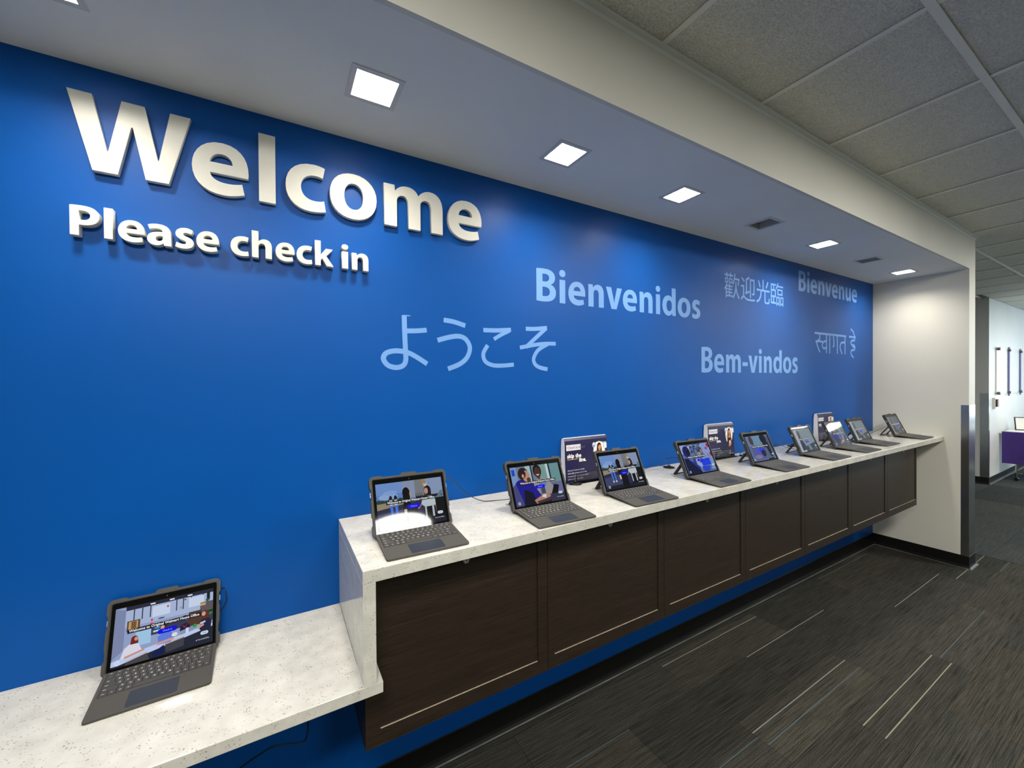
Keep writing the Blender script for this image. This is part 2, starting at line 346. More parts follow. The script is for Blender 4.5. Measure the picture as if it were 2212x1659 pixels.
# floor: planks of carpet
fl = struct(B().box(-3.2, 14, -7, 5, -.05, -.004), 'floor', M['carpet'])
STR = {}
for (x, y, m_) in [(1.80, -.095, 'st_grey'), (2.26, -.287, 'st_grey'), (1.80, -.577, 'st_grey'), (1.80, -.643, 'st_teal'), (2.26, -.808, 'st_gold'), (2.26, -.885, 'st_gold'),
                   (3.63, -.517, 'st_grey'), (4.543, -.612, 'st_grey'), (.43, -.287, 'st_teal'), (5.0, -.755, 'st_teal'), (3.17, -.84, 'st_teal'), (.886, -.60, 'st_teal'), (3.63, -.07, 'st_teal'), (3.17, -1.02, 'st_grey')]:
    STR.setdefault((round(x, 1)), []).append((y, m_))
prev = 0
for k in range(-1, 6):
    y1 = 0 if k < 0 else -.052-.229*k; y0 = -.052-.229*(k+1)
    off = 1.797 if k % 2 == 0 else 2.262
    x = off-.9145*6
    while x < 5.34:
        a, b_ = max(x, -3.2), min(x+.9145, 5.34); x += .9145
        if b_-a < .02: continue
        q = B(); top = -.0004*random.random()
        g = .0008
        q.box(a+g, b_-g, y0+g, y1-g, -.004, top)
        mats = [M['carpet'], M['st_grey'], M['st_teal'], M['st_gold']]
        for xx in STR:
            if abs(xx-a) < .08:
                for (ys, m_) in STR[xx]:
                    if y0 < ys < y1: q.box(a+.002, b_-.002, ys-.0021, ys+.0021, top-.001, top+.0006, {'st_grey': 1, 'st_teal': 2, 'st_gold': 3}[m_])
        q.obj('carpet_plank', mats, fl)
for i in range(14):
    for j in range(-4, 3):
        x0 = 5.345+.61*i; y0 = -.03+.61*j
        if y0+.61 > 0 and x0 > 8.9: continue
        y1 = min(y0+.61, -.0) if x0+.61 > 8.96 else y0+.61
        x1 = x0+.61
        if y0 > 0 and x1 > 8.96: x1 = 8.96
        B().box(x0+.001, x1-.001, y0+.001, y1-.001, -.004, 0.0-.0004*random.random()).obj('carpet_tile', M['carpet2'], fl)
# ceiling: slab, tiles, tees
ce = struct(B().box(-3.3, 14.1, -7.1, 5.1, ZC+.10, ZC+.2), 'ceiling', M['tee'])
ybr = [-1.145-.61*k for k in range(0, 10)]
xt = [1.162+.6096*k for k in range(-7, 22)]
def ctile(x0, x1, y0, y1):
    t = .0045
    B().box(x0+t, x1-t, y0+t, y1-t, ZC+.0022, ZC+.018).obj('ceiling_tile', M['tile'], ce)
def ctee(x0, x1, y0, y1, dz=0):
    B().box(x0, x1, y0, y1, ZC-.0015-dz, ZC-dz).box((x0+x1)/2-.002 if x1-x0 < .05 else x0, (x0+x1)/2+.002 if x1-x0 < .05 else x1, (y0+y1)/2-.002 if y1-y0 < .05 else y0, (y0+y1)/2+.002 if y1-y0 < .05 else y1, ZC, ZC+.02).obj('ceiling_tee', M['tee'], ce)
for y in ybr[:9]: ctee(-3.2, 14, y-.012, y+.012, .0016)
for k, y in enumerate((-.535, .075, .685, 1.295, 1.905, 2.515, 3.125, 3.735, 4.345)): ctee(XE2 if k else XE2, 14 if k == 0 else 8.96, y-.012, y+.012, .0016)
for x in xt: ctee(x-.0115, x+.0115, -7, YS-.022 if x < XE2 else (0 if x > 8.96 else 5))
rows = [(ybr[k+1], ybr[k]) for k in range(9)]
for i in range(len(xt)-1):
    x0, x1 = xt[i], xt[i+1]
    if x1 > 14: break
    for k, (a, b_) in enumerate(rows):
        if k < 4: ctile(x0, x1, a, b_)
    if x0 < XE2-.25: 
        ctile(x0, x1, -1.145, YS-.012)
        if x1 > XE2:
            ctile(XE2+.005, x1, YS-.012, -.535); ctile(XE2+.005, x1, -.535, .075)
    else:
        ctile(x0, x1, -1.145, -.535); ctile(x0, x1, -.535, .075 if x1 < 8.96 else -.002)
        if x1 < 8.96:
            for y in (.075, .685, 1.295): ctile(x0, x1, y, y+.61)
big = B()
for (a, b_) in rows[4:]:
    for i in range(len(xt)-1): big.box(xt[i]+.01, min(xt[i+1], 14)-.01, a+.01, b_-.01, ZC+.004, ZC+.018)
big.box(-3.2, xt[0], -7, YS, ZC+.004, ZC+.018)
big.obj('far_ceiling_tiles', M['tile'], ce, kind='stuff')
# cove bases
def cove(name, p0, p1, n, e0=0, e1=0):
    p0, p1, n = Vector(p0), Vector(p1), Vector(n); d = (p1-p0).normalized()
    prof = [(0, 0), (.022, 0), (.0225, .002), (.0175, .0042), (.008, .010), (.0038, .022), (.0035, .097), (.002, .1), (0, .1)]
    b = B(); N = len(prof); vs = []
    for P, e, sg in ((p0, e0, -1), (p1, e1, 1)):
        for a, h in prof: vs.append(P+n*a+d*sg*e*a+Vector((0, 0, h)))
    b.v = [tuple(v) for v in vs]
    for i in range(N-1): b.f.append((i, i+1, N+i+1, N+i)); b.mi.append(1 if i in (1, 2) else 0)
    b.f += [tuple(range(N)), tuple(range(N, 2*N))]; b.mi += [0, 0]
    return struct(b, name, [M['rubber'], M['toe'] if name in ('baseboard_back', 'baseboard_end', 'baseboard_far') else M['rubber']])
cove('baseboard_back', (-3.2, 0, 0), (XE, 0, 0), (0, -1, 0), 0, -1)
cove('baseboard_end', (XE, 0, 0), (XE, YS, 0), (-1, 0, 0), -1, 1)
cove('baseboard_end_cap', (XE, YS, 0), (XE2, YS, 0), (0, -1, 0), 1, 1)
cove('baseboard_corridor', (XE2, YS, 0), (XE2, 4.9, 0), (1, 0, 0), 1, 0)
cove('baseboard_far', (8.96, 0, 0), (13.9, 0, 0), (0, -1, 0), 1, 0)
cove('baseboard_far_side', (8.96, 5, 0), (8.96, 0, 0), (-1, 0, 0), 0, 1)

# ------------------------------------------------------------------ downlights
def downlight(x, lit, label):
    t = thing('downlight' if lit else 'unlit_downlight', label, 'ceiling light', (x, LY, ZS), 'square recessed downlights in the soffit')
    h, o, d = .0585, HL+.004, .052
    b = B()
    for s in (-1, 1):
        b.box(-o, o, s*o if s < 0 else h, -h if s < 0 else o, -.0025, .001)
        b.box(s*o if s < 0 else h, -h if s < 0 else o, -h, h, -.0025, .001)
    b.obj('trim_frame', M['trimring'], t)
    b = B(); e = h+.004
    for s in (-1, 1):
        b.box(-e, e, s*e if s < 0 else h, -h if s < 0 else e, .001, d); b.box(s*e if s < 0 else h, -h if s < 0 else e, -h, h, .001, d)
    b.obj('housing', M['housing'], t)
    B().box(-e, e, -e, e, d, d+.006).obj('diffuser', M['lit'] if lit else M['unlit'], t)
    if lit: area('downlight_lamp', (0, 0, d-.002), (0, 0, 0), 2*h-.004, 2*h-.004, DOWN_W, (1, .93, .82), 150, parent=t)
NM = ['above the low shelf, farthest left', 'above the Welcome lettering', 'above the gap between Welcome and Bienvenidos', 'between the third lit lamp and the first dark one',
      'dark, between the fourth and fifth lit lamps', 'between the two dark lamps', 'dark, the one nearest the white end wall', 'nearest the white end wall']
for i, x in enumerate(LX):
    downlight(x, LIT[i], ('lit square white recessed downlight ' if LIT[i] else 'unlit square recessed downlight, ') + NM[i])

# ------------------------------------------------------------------ counter, shelf, cabinets
ct = thing('service_counter', 'long white speckled quartz counter with a waterfall left end above dark cabinets', 'counter', (XK, 0, 0))
B().box(0, XE-XK, YK, 0, ZK-.035, ZK).obj('countertop', M['quartz'], ct, bev=.0015)
B().box(0, .033, YK, 0, ZL, ZK-.035).obj('waterfall_end', M['quartz'], ct, bev=.0008, label='upright quartz slab closing the left end')
sh = B(); z0 = ZL-.030; CF_SHELF = -.3685
pts = [(-3.2, 0), (-3.2, YK), (.238, YK), (.238, CF_SHELF), (XK, CF_SHELF), (XK, 0)]
sh.prism(pts, lambda x, y: (x, y, z0), lambda x, y: (x, y, ZL))
o = sh.obj('low_shelf', M['quartz'], bev=.0015); o['label'] = 'low white speckled quartz shelf left of the raised counter'; o['category'] = 'shelf'
CB, CF, CT_ = .501, -.368, ZK-.035; KS = 1.0635
seam = [v*KS for v in (.196, .797, 1.392, 1.987, 2.578, 3.172, 3.762, 4.342)]
pan = [(.234, .757), (.825, 1.356), (1.427, 1.948), (2.024, 2.538), (2.614, 3.130), (3.207, 3.717), (3.798, 4.318)]; pan = [(a*KS, b_*KS) for a, b_ in pan]
CN = ['beside the low shelf', 'second from the low shelf', 'third from the low shelf', 'in the middle', 'third from the white end wall', 'second from the white end wall', 'nearest the white end wall']
CP = ['leftmost', 'second', 'third', 'fourth', 'fifth', 'sixth', 'rightmost']
for i in range(7):
    a, b_ = seam[i], seam[i+1]
    t = thing('cabinet', 'dark brown wood cabinet, %s of seven, %s' % (CP[i], CN[i]), 'cabinet', (a, 0, 0), 'seven dark cabinets under the counter')
    W_ = b_-a
    body = B()
    if i == 0: # notched for the low shelf slab, which passes in front of its left edge
        body.box(.0, W_, CF+.02, 0, CB, z0-.001).box(.015, W_, CF+.02, 0, z0-.001, CT_)
    else: body.box(0, W_, CF+.02, 0, CB, CT_)
    body.obj('body', M['wood'], t)
    d = link('door', None, t); d.location = (0, 0, 0)
    g = .0012; p0, p1 = pan[i][0]-a, pan[i][1]-a; zb, zt = .549, CT_-.002
    L0 = g
    f = B()
    def fb(x0, x1, za, zb2):
        f.box(x0, x1, CF, CF+.0195, za, zb2)
    fb(L0, W_-g, CB, zb); fb(p1, W_-g, zb, zt)
    if i: fb(L0, p0, zb, zt)
    else: fb(L0, p0, zb, z0-.001); fb(.015, p0, z0-.001, zt)
    d2 = f.obj('door_frame', M['wood'], d)
    B().box(p0, p1, CF+.0035, CF+.0195, zb, zt).obj('door_panel', M['wood'], d)
    B().box(p0+.003, p1-.003, CF+.0004, CF+.0034, zb, zb+.0015).obj('panel_ledge', M['ledge'], d, label='ledge with painted pale highlight along the bottom of the panel')
    lk = B().lathe([(.0105, 0), (.0105, .003), (.008, .0045), (.006, .0045), (.006, .0035), (.0001, .0035)], (0, 0, 0), 20, 0, 'y')
    lk.box(-.0008, .0008, -.0049, -.0034, -.004, .003, 1)
    lo = lk.obj('lock', [M['chrome'], M['black']], t); lo.location = (.5275+.633*i-a, CF+.0035, .979)

# ------------------------------------------------------------------ wall lettering
CR, CRD = M['letter'], .018
t = thing('raised_lettering', 'big raised cream letters reading Welcome on the blue wall', 'sign', (0, 0, 2.155))
E1 = .2108/674
for ch, a, b_ in [('W', -.4852, -.2189), ('e', -.2174, -.0723), ('l', -.0444, .0029), ('c', .0315, .1545), ('o', .1676, .328), ('m', .3538, .5866), ('e', .6099, .7611)]:
    x0, x1 = gw(ch); s = (b_-a)/(x1-x0)
    letter(ch, a-x0*s, 0, s, E1*(.711/.710 if ch != 'l' else 1.0), -.020, .018, CR, t, .0006)
t = thing('raised_lettering', 'smaller raised cream letters reading Please check in, below Welcome', 'sign', (0, 0, 1.968))
E2 = .0858/710
for ch, a, b_ in [('P', -.4806, -.4218), ('l', -.4128, -.3945), ('e', -.384, -.3266), ('a', -.322, -.2671), ('s', -.2584, -.2141), ('e', -.208, -.1517),
                  ('c', -.1223, -.0737), ('h', -.0655, -.0098), ('e', .0002, .0561), ('c', .0618, .1097), ('k', .1183, .1772), ('i', .2038, .2261), ('n', .2374, .2951)]:
    x0, x1 = gw(ch); s = (b_-a)/(x1-x0)
    letter(ch, a-x0*s, 0, s, E2, -.027, .025, CR, t, .0005)
def decal(text, x0, x1, z, cap, label):
    t = thing('greeting_decal', label, 'wall decal', (0, 0, z), 'pale blue greetings on the blue wall')
    word(text, x0, x1, 0, cap/674, -.0008, .0007, M['vinyl'], t)
decal('Bienvenidos', 1.053, 2.272, 1.938, .153, 'pale blue vinyl word Bienvenidos on the blue wall')
decal('Bem-vindos', 2.283, 3.464, 1.607, .1585, 'pale blue vinyl word Bem-vindos on the blue wall')
decal('Bienvenue', 3.48, 4.518, 2.243, .176*.88, 'pale blue vinyl word Bienvenue high up by the end wall')
def ribbon(b, pts, wd, y, n=5):
    P = smooth_path([(x, 0, z) for x, z in pts], n) if len(pts) > 2 else [Vector((x, 0, z)) for x, z in pts]
    L = []; Q = []
    for i, p in enumerate(P):
        t = (P[min(i+1, len(P)-1)]-P[max(i-1, 0)]).normalized(); nn = Vector((-t.z, 0, t.x))*wd/2
        L.append(p+nn); Q.append(p-nn)
    N = len(P)
    sl = -.0005/N if N > 30 else 0
    vs = [(v.x, y+i*sl, v.z) for i, v in enumerate(L)]+[(v.x, y+i*sl, v.z) for i, v in enumerate(Q)]
    b.add(vs, [(i, i+1, N+i+1, N+i) for i in range(N-1)])
def strokes(groups, wd, name, label, z):
    t = thing('greeting_decal', label, 'wall decal', (0, 0, 0), 'pale blue greetings on the blue wall')
    for g in groups:
        b = B(); y = -.0004
        for s in g: ribbon(b, s[0] if isinstance(s, tuple) else s, s[1] if isinstance(s, tuple) else wd, y); y -= .00012
        b.obj('character', M['vinyl'], t)
YO = [
 [([(.4321,1.8216),(.4332,1.7587),(.4359,1.685),(.4365,1.6448),(.4253,1.6244),(.3987,1.6168),(.3678,1.6253),(.3513,1.6496),(.3618,1.6712),(.3943,1.681),(.4341,1.6783),(.4681,1.6657),(.5231,1.6326)], .0195), ([(.4416,1.7608),(.4793,1.763),(.5221,1.7685)], .019), ([(.4321,1.8205),(.456,1.8208)], .004)],
 [([(.5945,1.8142),(.6396,1.8095),(.6907,1.7967)], .0195), ([(.5672,1.7295),(.6201,1.745),(.6622,1.7506),(.6933,1.7387),(.7109,1.7049),(.6986,1.6644),(.6651,1.6348),(.6114,1.6134)], .020)],
 [([(.7753,1.7834),(.8333,1.7848),(.9138,1.7921)], .019), ([(.9050,1.7869),(.8634,1.7675),(.8266,1.746)], .017), ([(.796,1.7184),(.7745,1.6811),(.7837,1.6478),(.8193,1.6315),(.8666,1.6302),(.9274,1.6357)], .0185)],
 [([(.993,1.8018),(1.0465,1.8042),(1.1121,1.8128)], .019), [(1.1081,1.8116),(1.0511,1.7651),(.9937,1.7169)], ([(.9603,1.7137),(1.0364,1.7284),(1.0997,1.737),(1.1625,1.7395)], .018), ([(1.1146,1.7356),(1.0603,1.7052),(1.0349,1.6644),(1.0453,1.6366),(1.0742,1.6228),(1.1137,1.6163)], .019)]]
strokes([[s if isinstance(s, tuple) else (s, .019) for s in g] for g in YO], .019, '', 'pale blue Japanese greeting of four characters, left of Bienvenidos and lower', 0)
HI = [
 [[(3.732,1.9309),(4.3011,1.9309)], [(3.8129,1.927),(3.8173,1.8885),(3.7758,1.8672),(3.7465,1.8624)], [(3.7582,1.8645),(3.7831,1.8229),(3.8202,1.7778)], [(3.7684,1.8634),(3.8352,1.8668),(3.8705,1.8606)], [(3.9342,1.9303),(3.9341,1.7739)], [(3.9342,1.8721),(3.8881,1.8665),(3.8578,1.8364),(3.8881,1.8107),(3.9341,1.8212)]],
 [[(3.9935,1.9334),(3.9933,1.7719)]],
 [[(4.057,1.933),(4.065,1.8852),(4.0682,1.8408),(4.0489,1.8327)], [(4.1299,1.933),(4.1331,1.7721)]],
 [[(4.2754,1.9327),(4.2788,1.7723)], [(4.2754,1.8755),(4.2077,1.8689),(4.1827,1.8301),(4.2194,1.7745)]],
 [[(4.3566,1.9307),(4.492,1.9309)], [(4.4680,1.9325),(4.4680,1.9000)], [(4.4680,1.9010),(4.412,1.897),(4.392,1.878),(4.412,1.860),(4.455,1.858),(4.476,1.838),(4.455,1.816),(4.415,1.814),(4.392,1.796),(4.404,1.770),(4.447,1.748)], [(4.476,1.838),(4.452,1.845),(4.430,1.838)], [(4.4685,1.9332),(4.4415,1.9764),(4.3882,2.0006)]]]
strokes(HI, .0165, '', 'pale blue Hindi greeting beside the end wall, right of Bem-vindos', 0)
t = thing('greeting_decal', 'pale blue Chinese greeting of four characters, between Bienvenidos and Bienvenue', 'wall decal', (0, 0, 0), 'pale blue greetings on the blue wall')
for k, ch in enumerate('歡迎光臨'):
    me = text_mesh(ch, 1, 0, 0, 3); me.materials.clear(); me.materials.append(M['vinyl'])
    xs_ = [v.co.x for v in me.vertices]; ys_ = [v.co.y for v in me.vertices]
    w0, w1, h0, h1 = min(xs_), max(xs_), min(ys_), max(ys_)
    X0 = 2.520+.1875*k; sx = .172/(w1-w0); sz = .168/(h1-h0)
    for v in me.vertices: v.co = (X0+(v.co.x-w0)*sx, -.0006, 2.097+(v.co.y-h0)*sz)
    o = link('character', me, t); md = o.modifiers.new('s', 'SOLIDIFY'); md.thickness = .0004; md.offset = 0

# ------------------------------------------------------------------ pictures made of flat coloured shapes
class Pic:
    def __init__(s, W_, H_): s.W, s.H, s.L = W_, H_, []
    def poly(s, pts, c): s.L.append((pts, s2l(c))); return s
    def rect(s, x0, y0, x1, y1, c): return s.poly([(x0, y0), (x1, y0), (x1, y1), (x0, y1)], c)
    def ell(s, x, y, rx, ry, c, n=18): return s.poly([(x+rx*math.cos(2*math.pi*k/n), y+ry*math.sin(2*math.pi*k/n)) for k in range(n)], c)
    def pill(s, x, y, w_, h_, c):
        P = []; asp = s.W/s.H; r_ = h_/2
        for sg, cx in ((1, x+w_/2-r_/asp), (-1, x-w_/2+r_/asp)):
            for k in range(9):
                a = R(-90+22.5*k); P.append((cx+sg*r_/asp*math.cos(a), y+sg*r_*math.sin(a)))
        return s.poly(P, c)
    def spark(s, x, y, r_, c):
        asp = s.W/s.H
        for k in range(6):
            a = R(60*k+30); u = (math.cos(a), math.sin(a)); v = (-u[1], u[0])
            q = [(.3, -.09), (.6, -.17), (.95, -.12), (1, 0), (.95, .12), (.6, .17), (.3, .09)]
            s.poly([(x+(u[0]*a_+v[0]*b_)*r_/asp, y+(u[1]*a_+v[1]*b_)*r_) for a_, b_ in q], c)
        return s
    def text(s, txt, x, y, h, c, align='LEFT', bold=.0, fitw=None):
        s.L.append(('T', txt, x, y, h, s2l(c), align, bold, fitw)); return s
    def mesh(s, name, mat, step=.00004):   # u right, v down, in 0..1 -> local x (0..W), z (H..0), y towards viewer (-)
        V, Fc, Cc = [], [], []; y = 0
        for it in s.L:
            y -= step
            if it[0] == 'T':
                _, txt, x, yy, h, c, al, bo, fw_ = it
                me = text_mesh(txt, h*s.H*1.35, 0, bo, 2, al)
                vs = [v.co.copy() for v in me.vertices]; k = 1
                if fw_ and vs: k = fw_*s.W/(max(v.x for v in vs)-min(v.x for v in vs))
                o = len(V); V += [(x*s.W+v.x*k, y, (1-yy)*s.H+v.y) for v in vs]
                for p in me.polygons: Fc.append([o+i for i in p.vertices]); Cc.append(c)
                bpy.data.meshes.remove(me)
            else:
                pts, c = it; o = len(V); V += [(min(max(px, 0), 1)*s.W, y, (1-min(max(py, 0), 1))*s.H) for px, py in pts]
                Fc.append(list(range(o, o+len(pts)))); Cc.append(c)
        me = bpy.data.meshes.new(name); me.from_pydata(V, [], Fc); me.materials.append(mat)
        ca = me.color_attributes.new('Col', 'FLOAT_COLOR', 'CORNER')
        flat = []
        for p, c in zip(me.polygons, Cc): flat += list(c)*p.loop_total
        ca.data.foreach_set('color', flat); me.update(); return me
SW, SH = .222, .148
def ui(p, ch=0):
    p.rect(.13, .405, .87, .475, (14, 16, 34))
    p.text('Welcome to Original Walmart Home Office', .5, .458, .048, (250, 250, 250), 'CENTER', .00022, .71)
    p.pill(.525, .575, .20, .085, (8, 12, 225)); p.text('Check in', .525, .588, .030, (150, 170, 255), 'CENTER', .0001)
    p.pill(.915, .80, .085, .062, (215, 225, 240)); p.text('Help', .915, .812, .030, (90, 110, 160), 'CENTER')
    p.text('Accessibility', .845, .915, .028, (220, 225, 240), 'LEFT'); p.ell(.832, .905, .006, .009, (220, 225, 240))
    p.spark(.058, .925, .045, (240, 245, 255)); return p
def person(p, x, y, r_, hair, skin, shirt, face=1, long=0):
    p.ell(x, y, r_*.95, r_*1.35, hair)
    if long: p.poly([(x-r_*.95, y), (x+r_*.95, y), (x+r_*1.1, y+r_*2.6), (x-r_*1.1, y+r_*2.6)], hair)
    p.ell(x+face*r_*.45, y+r_*.25, r_*.55, r_*1.0, skin)
def pic_office():
    p = Pic(SW, SH).rect(0, 0, 1, 1, (150, 166, 205)).poly([(0, 0), (.1, .06), (.1, .74), (0, .86)], (128, 140, 178))
    p.rect(.1, 0, 1, .07, (40, 42, 60)).rect(.10, .07, 1, .36, (172, 188, 222))
    for x in (.175, .255, .335, .60, .67, .755, .885, .93): p.rect(x, .03, x+.011, .27, (50, 54, 74))
    for x in (.335, .53, .72): p.rect(x, .028, x+.05, .05, (250, 250, 255))
    p.rect(.36, .10, .54, .285, (205, 220, 245)).rect(.505, .13, .525, .165, (205, 70, 80)).rect(.735, .09, .90, .27, (205, 220, 245))
    p.rect(.12, .26, .245, .44, (92, 74, 60)).rect(.135, .275, .225, .41, (200, 160, 110)).rect(.16, .28, .21, .40, (120, 90, 60))
    p.ell(.36, .33, .013, .018, (215, 50, 70)).ell(.36, .40, .018, .02, (215, 50, 70)).ell(.455, .335, .035, .012, (60, 66, 100))
    p.ell(.655, .235, .016, .022, (150, 160, 200)).poly([(.68, .11), (.71, .11), (.695, .085)], (20, 22, 30))
    p.rect(.24, .42, 1, .60, (58, 60, 88)).rect(.21, .48, .36, .72, (165, 205, 238)).rect(.38, .53, .50, .56, (200, 214, 240)).ell(.42, .46, .04, .05, (80, 150, 220))
    p.rect(.86, .23, 1, .42, (96, 88, 96)).rect(.86, .245, .92, .29, (215, 165, 100)).rect(.74, .36, .88, .62, (84, 58, 44))
    p.rect(.93, .05, .965, .20, (24, 34, 34)).ell(.94, .20, .02, .03, (40, 92, 60)).ell(.965, .44, .04, .055, (60, 120, 80)).rect(.94, .40, 1, .44, (30, 50, 44))
    p.poly([(0, .89), (.30, .80), (1, .66), (1, .71), (.72, .79), (.3, .90), (0, .99)], (196, 212, 248)).rect(0, .97, 1, 1, (36, 34, 48))
    p.poly([(.0, .99), (.3, .90), (.72, .79), (1, .71), (1, 1), (0, 1)], (34, 38, 56))
    p.poly([(.14, .93), (.33, .86), (.36, 1), (.13, 1)], (72, 70, 76)).poly([(.13, .93), (.33, .855), (.34, .88), (.14, .95)], (200, 192, 196))
    p.poly([(.51, .80), (.70, .76), (.70, .93), (.52, .97)], (66, 66, 74)).poly([(.51, .80), (.70, .76), (.70, .785), (.52, .825)], (196, 190, 196)).poly([(.40, .9), (.50, .82), (.50, .97), (.38, 1)], (18, 26, 80))
    p.poly([(.08, .88), (.11, .72), (.16, .66), (.24, .66), (.28, .80), (.26, .84)], (226, 226, 240)).poly([(.12, .85), (.30, .79), (.31, .82), (.12, .885)], (214, 150, 130)); person(p, .205, .58, .035, (112, 36, 38), (212, 150, 130), 0, 1, 1)
    p.poly([(.44, .80), (.43, .66), (.48, .60), (.56, .62), (.60, .72), (.56, .80)], (96, 130, 232)).poly([(.42, .76), (.58, .73), (.6, .77), (.42, .80)], (220, 160, 140)); person(p, .49, .50, .035, (70, 42, 40), (226, 170, 150), 0, -1)
    p.poly([(.65, .66), (.66, .56), (.72, .53), (.76, .60), (.76, .68)], (28, 30, 60)).poly([(.67, .55), (.70, .60), (.73, .55), (.70, .62)], (220, 40, 70)); person(p, .70, .44, .034, (40, 30, 32), (216, 160, 138), 0)
    p.poly([(.86, .72), (.88, .54), (.95, .52), (.99, .60), (.98, .78), (.90, .80)], (34, 36, 66)).poly([(.865, .60), (.92, .58), (.925, .61), (.87, .63)], (210, 216, 236)).poly([(.83, .68), (.90, .62), (.91, .66), (.84, .71)], (214, 156, 136)); person(p, .92, .44, .04, (92, 52, 38), (220, 160, 140), 0, -1, 1)
    p.poly([(.66, .66), (.80, .62), (.80, .70), (.66, .73)], (140, 152, 190)).rect(.715, .63, .745, .73, (214, 226, 250)).ell(.60, .69, .03, .035, (230, 232, 240)).ell(.81, .63, .02, .035, (40, 160, 70))
    return ui(p)
def pic_patio():
    p = Pic(SW, SH).rect(0, 0, 1, 1, (96, 130, 190)).rect(0, 0, .4, .25, (110, 146, 205)).ell(.17, .30, .14, .07, (140, 168, 214)).ell(.2, .22, .1, .05, (128, 160, 212))
    p.rect(.38, 0, 1, .40, (126, 136, 152)).rect(.38, 0, .57, .38, (134, 148, 176)).rect(.57, 0, .70, .36, (120, 124, 128)).rect(.68, .0, .74, .15, (150, 130, 100)).rect(.74, 0, 1, .36, (134, 152, 186))
    for k in range(9): p.ell(.03+.052*k, .40+.01*(k % 3), .035, .05, (38, 66, 62))
    p.poly([(0, .44), (.5, .40), (.5, .50), (0, .57)], (150, 134, 110)).rect(0, .40, 0, .40, (0, 0, 0))
    p.poly([(0, .57), (.5, .48), (1, .46), (1, 1), (0, 1)], (40, 44, 72)).poly([(0, .66), (.45, .60), (.5, .86), (0, .98)], (62, 68, 102))
    for x in (.57, .60, .63, .66, .70): p.poly([(x, .40), (x+.008, .27), (x+.016, .40)], (20, 22, 24))
    p.rect(.58, .375, .98, .43, (24, 24, 30)).poly([(.88, .45), (.96, .30), (1, .31), (.95, .46)], (96, 120, 124)).rect(.79, .1, .80, .12, (0, 0, 0))
    p.rect(.70, .11, .765, .15, (196, 176, 150)).rect(.72, .15, .75, .18, (220, 224, 226))
    for x in (.20, .27):
        p.ell(x, .34, .022, .055, (28, 20, 24)).rect(x-.02, .38, x+.02, .50, (200, 206, 220)).poly([(x-.02, .50), (x+.025, .50), (x+.02, .78), (x-.005, .78)], (64, 116, 220)).rect(x-.01, .76, x+.02, .81, (214, 220, 236))
    p.ell(.43, .26, .055, .12, (10, 9, 12)).rect(.378, .26, .482, .60, (10, 9, 12)).rect(.37, .55, .49, .78, (30, 28, 34)).rect(.38, .62, .43, .75, (208, 202, 196)).ell(.49, .30, .012, .05, (190, 150, 122))
    p.poly([(.64, .56), (.67, .42), (.78, .39), (.87, .44), (.90, .60), (.86, .64), (.84, .62), (.70, .64)], (184, 198, 204)).ell(.755, .27, .055, .11, (30, 20, 24)).rect(.72, .27, .81, .40, (30, 20, 24)).ell(.735, .28, .030, .07, (188, 142, 128))
    p.rect(.68, .63, .86, 1, (12, 12, 16)).rect(.69, .60, .715, .86, (178, 190, 204)).rect(.80, .60, .83, .86, (178, 190, 204)).poly([(.85, .62), (.885, .62), (.89, .88), (.865, .90)], (176, 122, 108)).poly([(.635, .56), (.66, .56), (.60, .66), (.58, .64)], (176, 122, 108))
    p.rect(.86, .46, 1, 1, (14, 14, 20)).rect(0, .90, 1, 1, (24, 28, 44)).rect(.42, .6, .58, 1, (12, 12, 20))
    return ui(p)
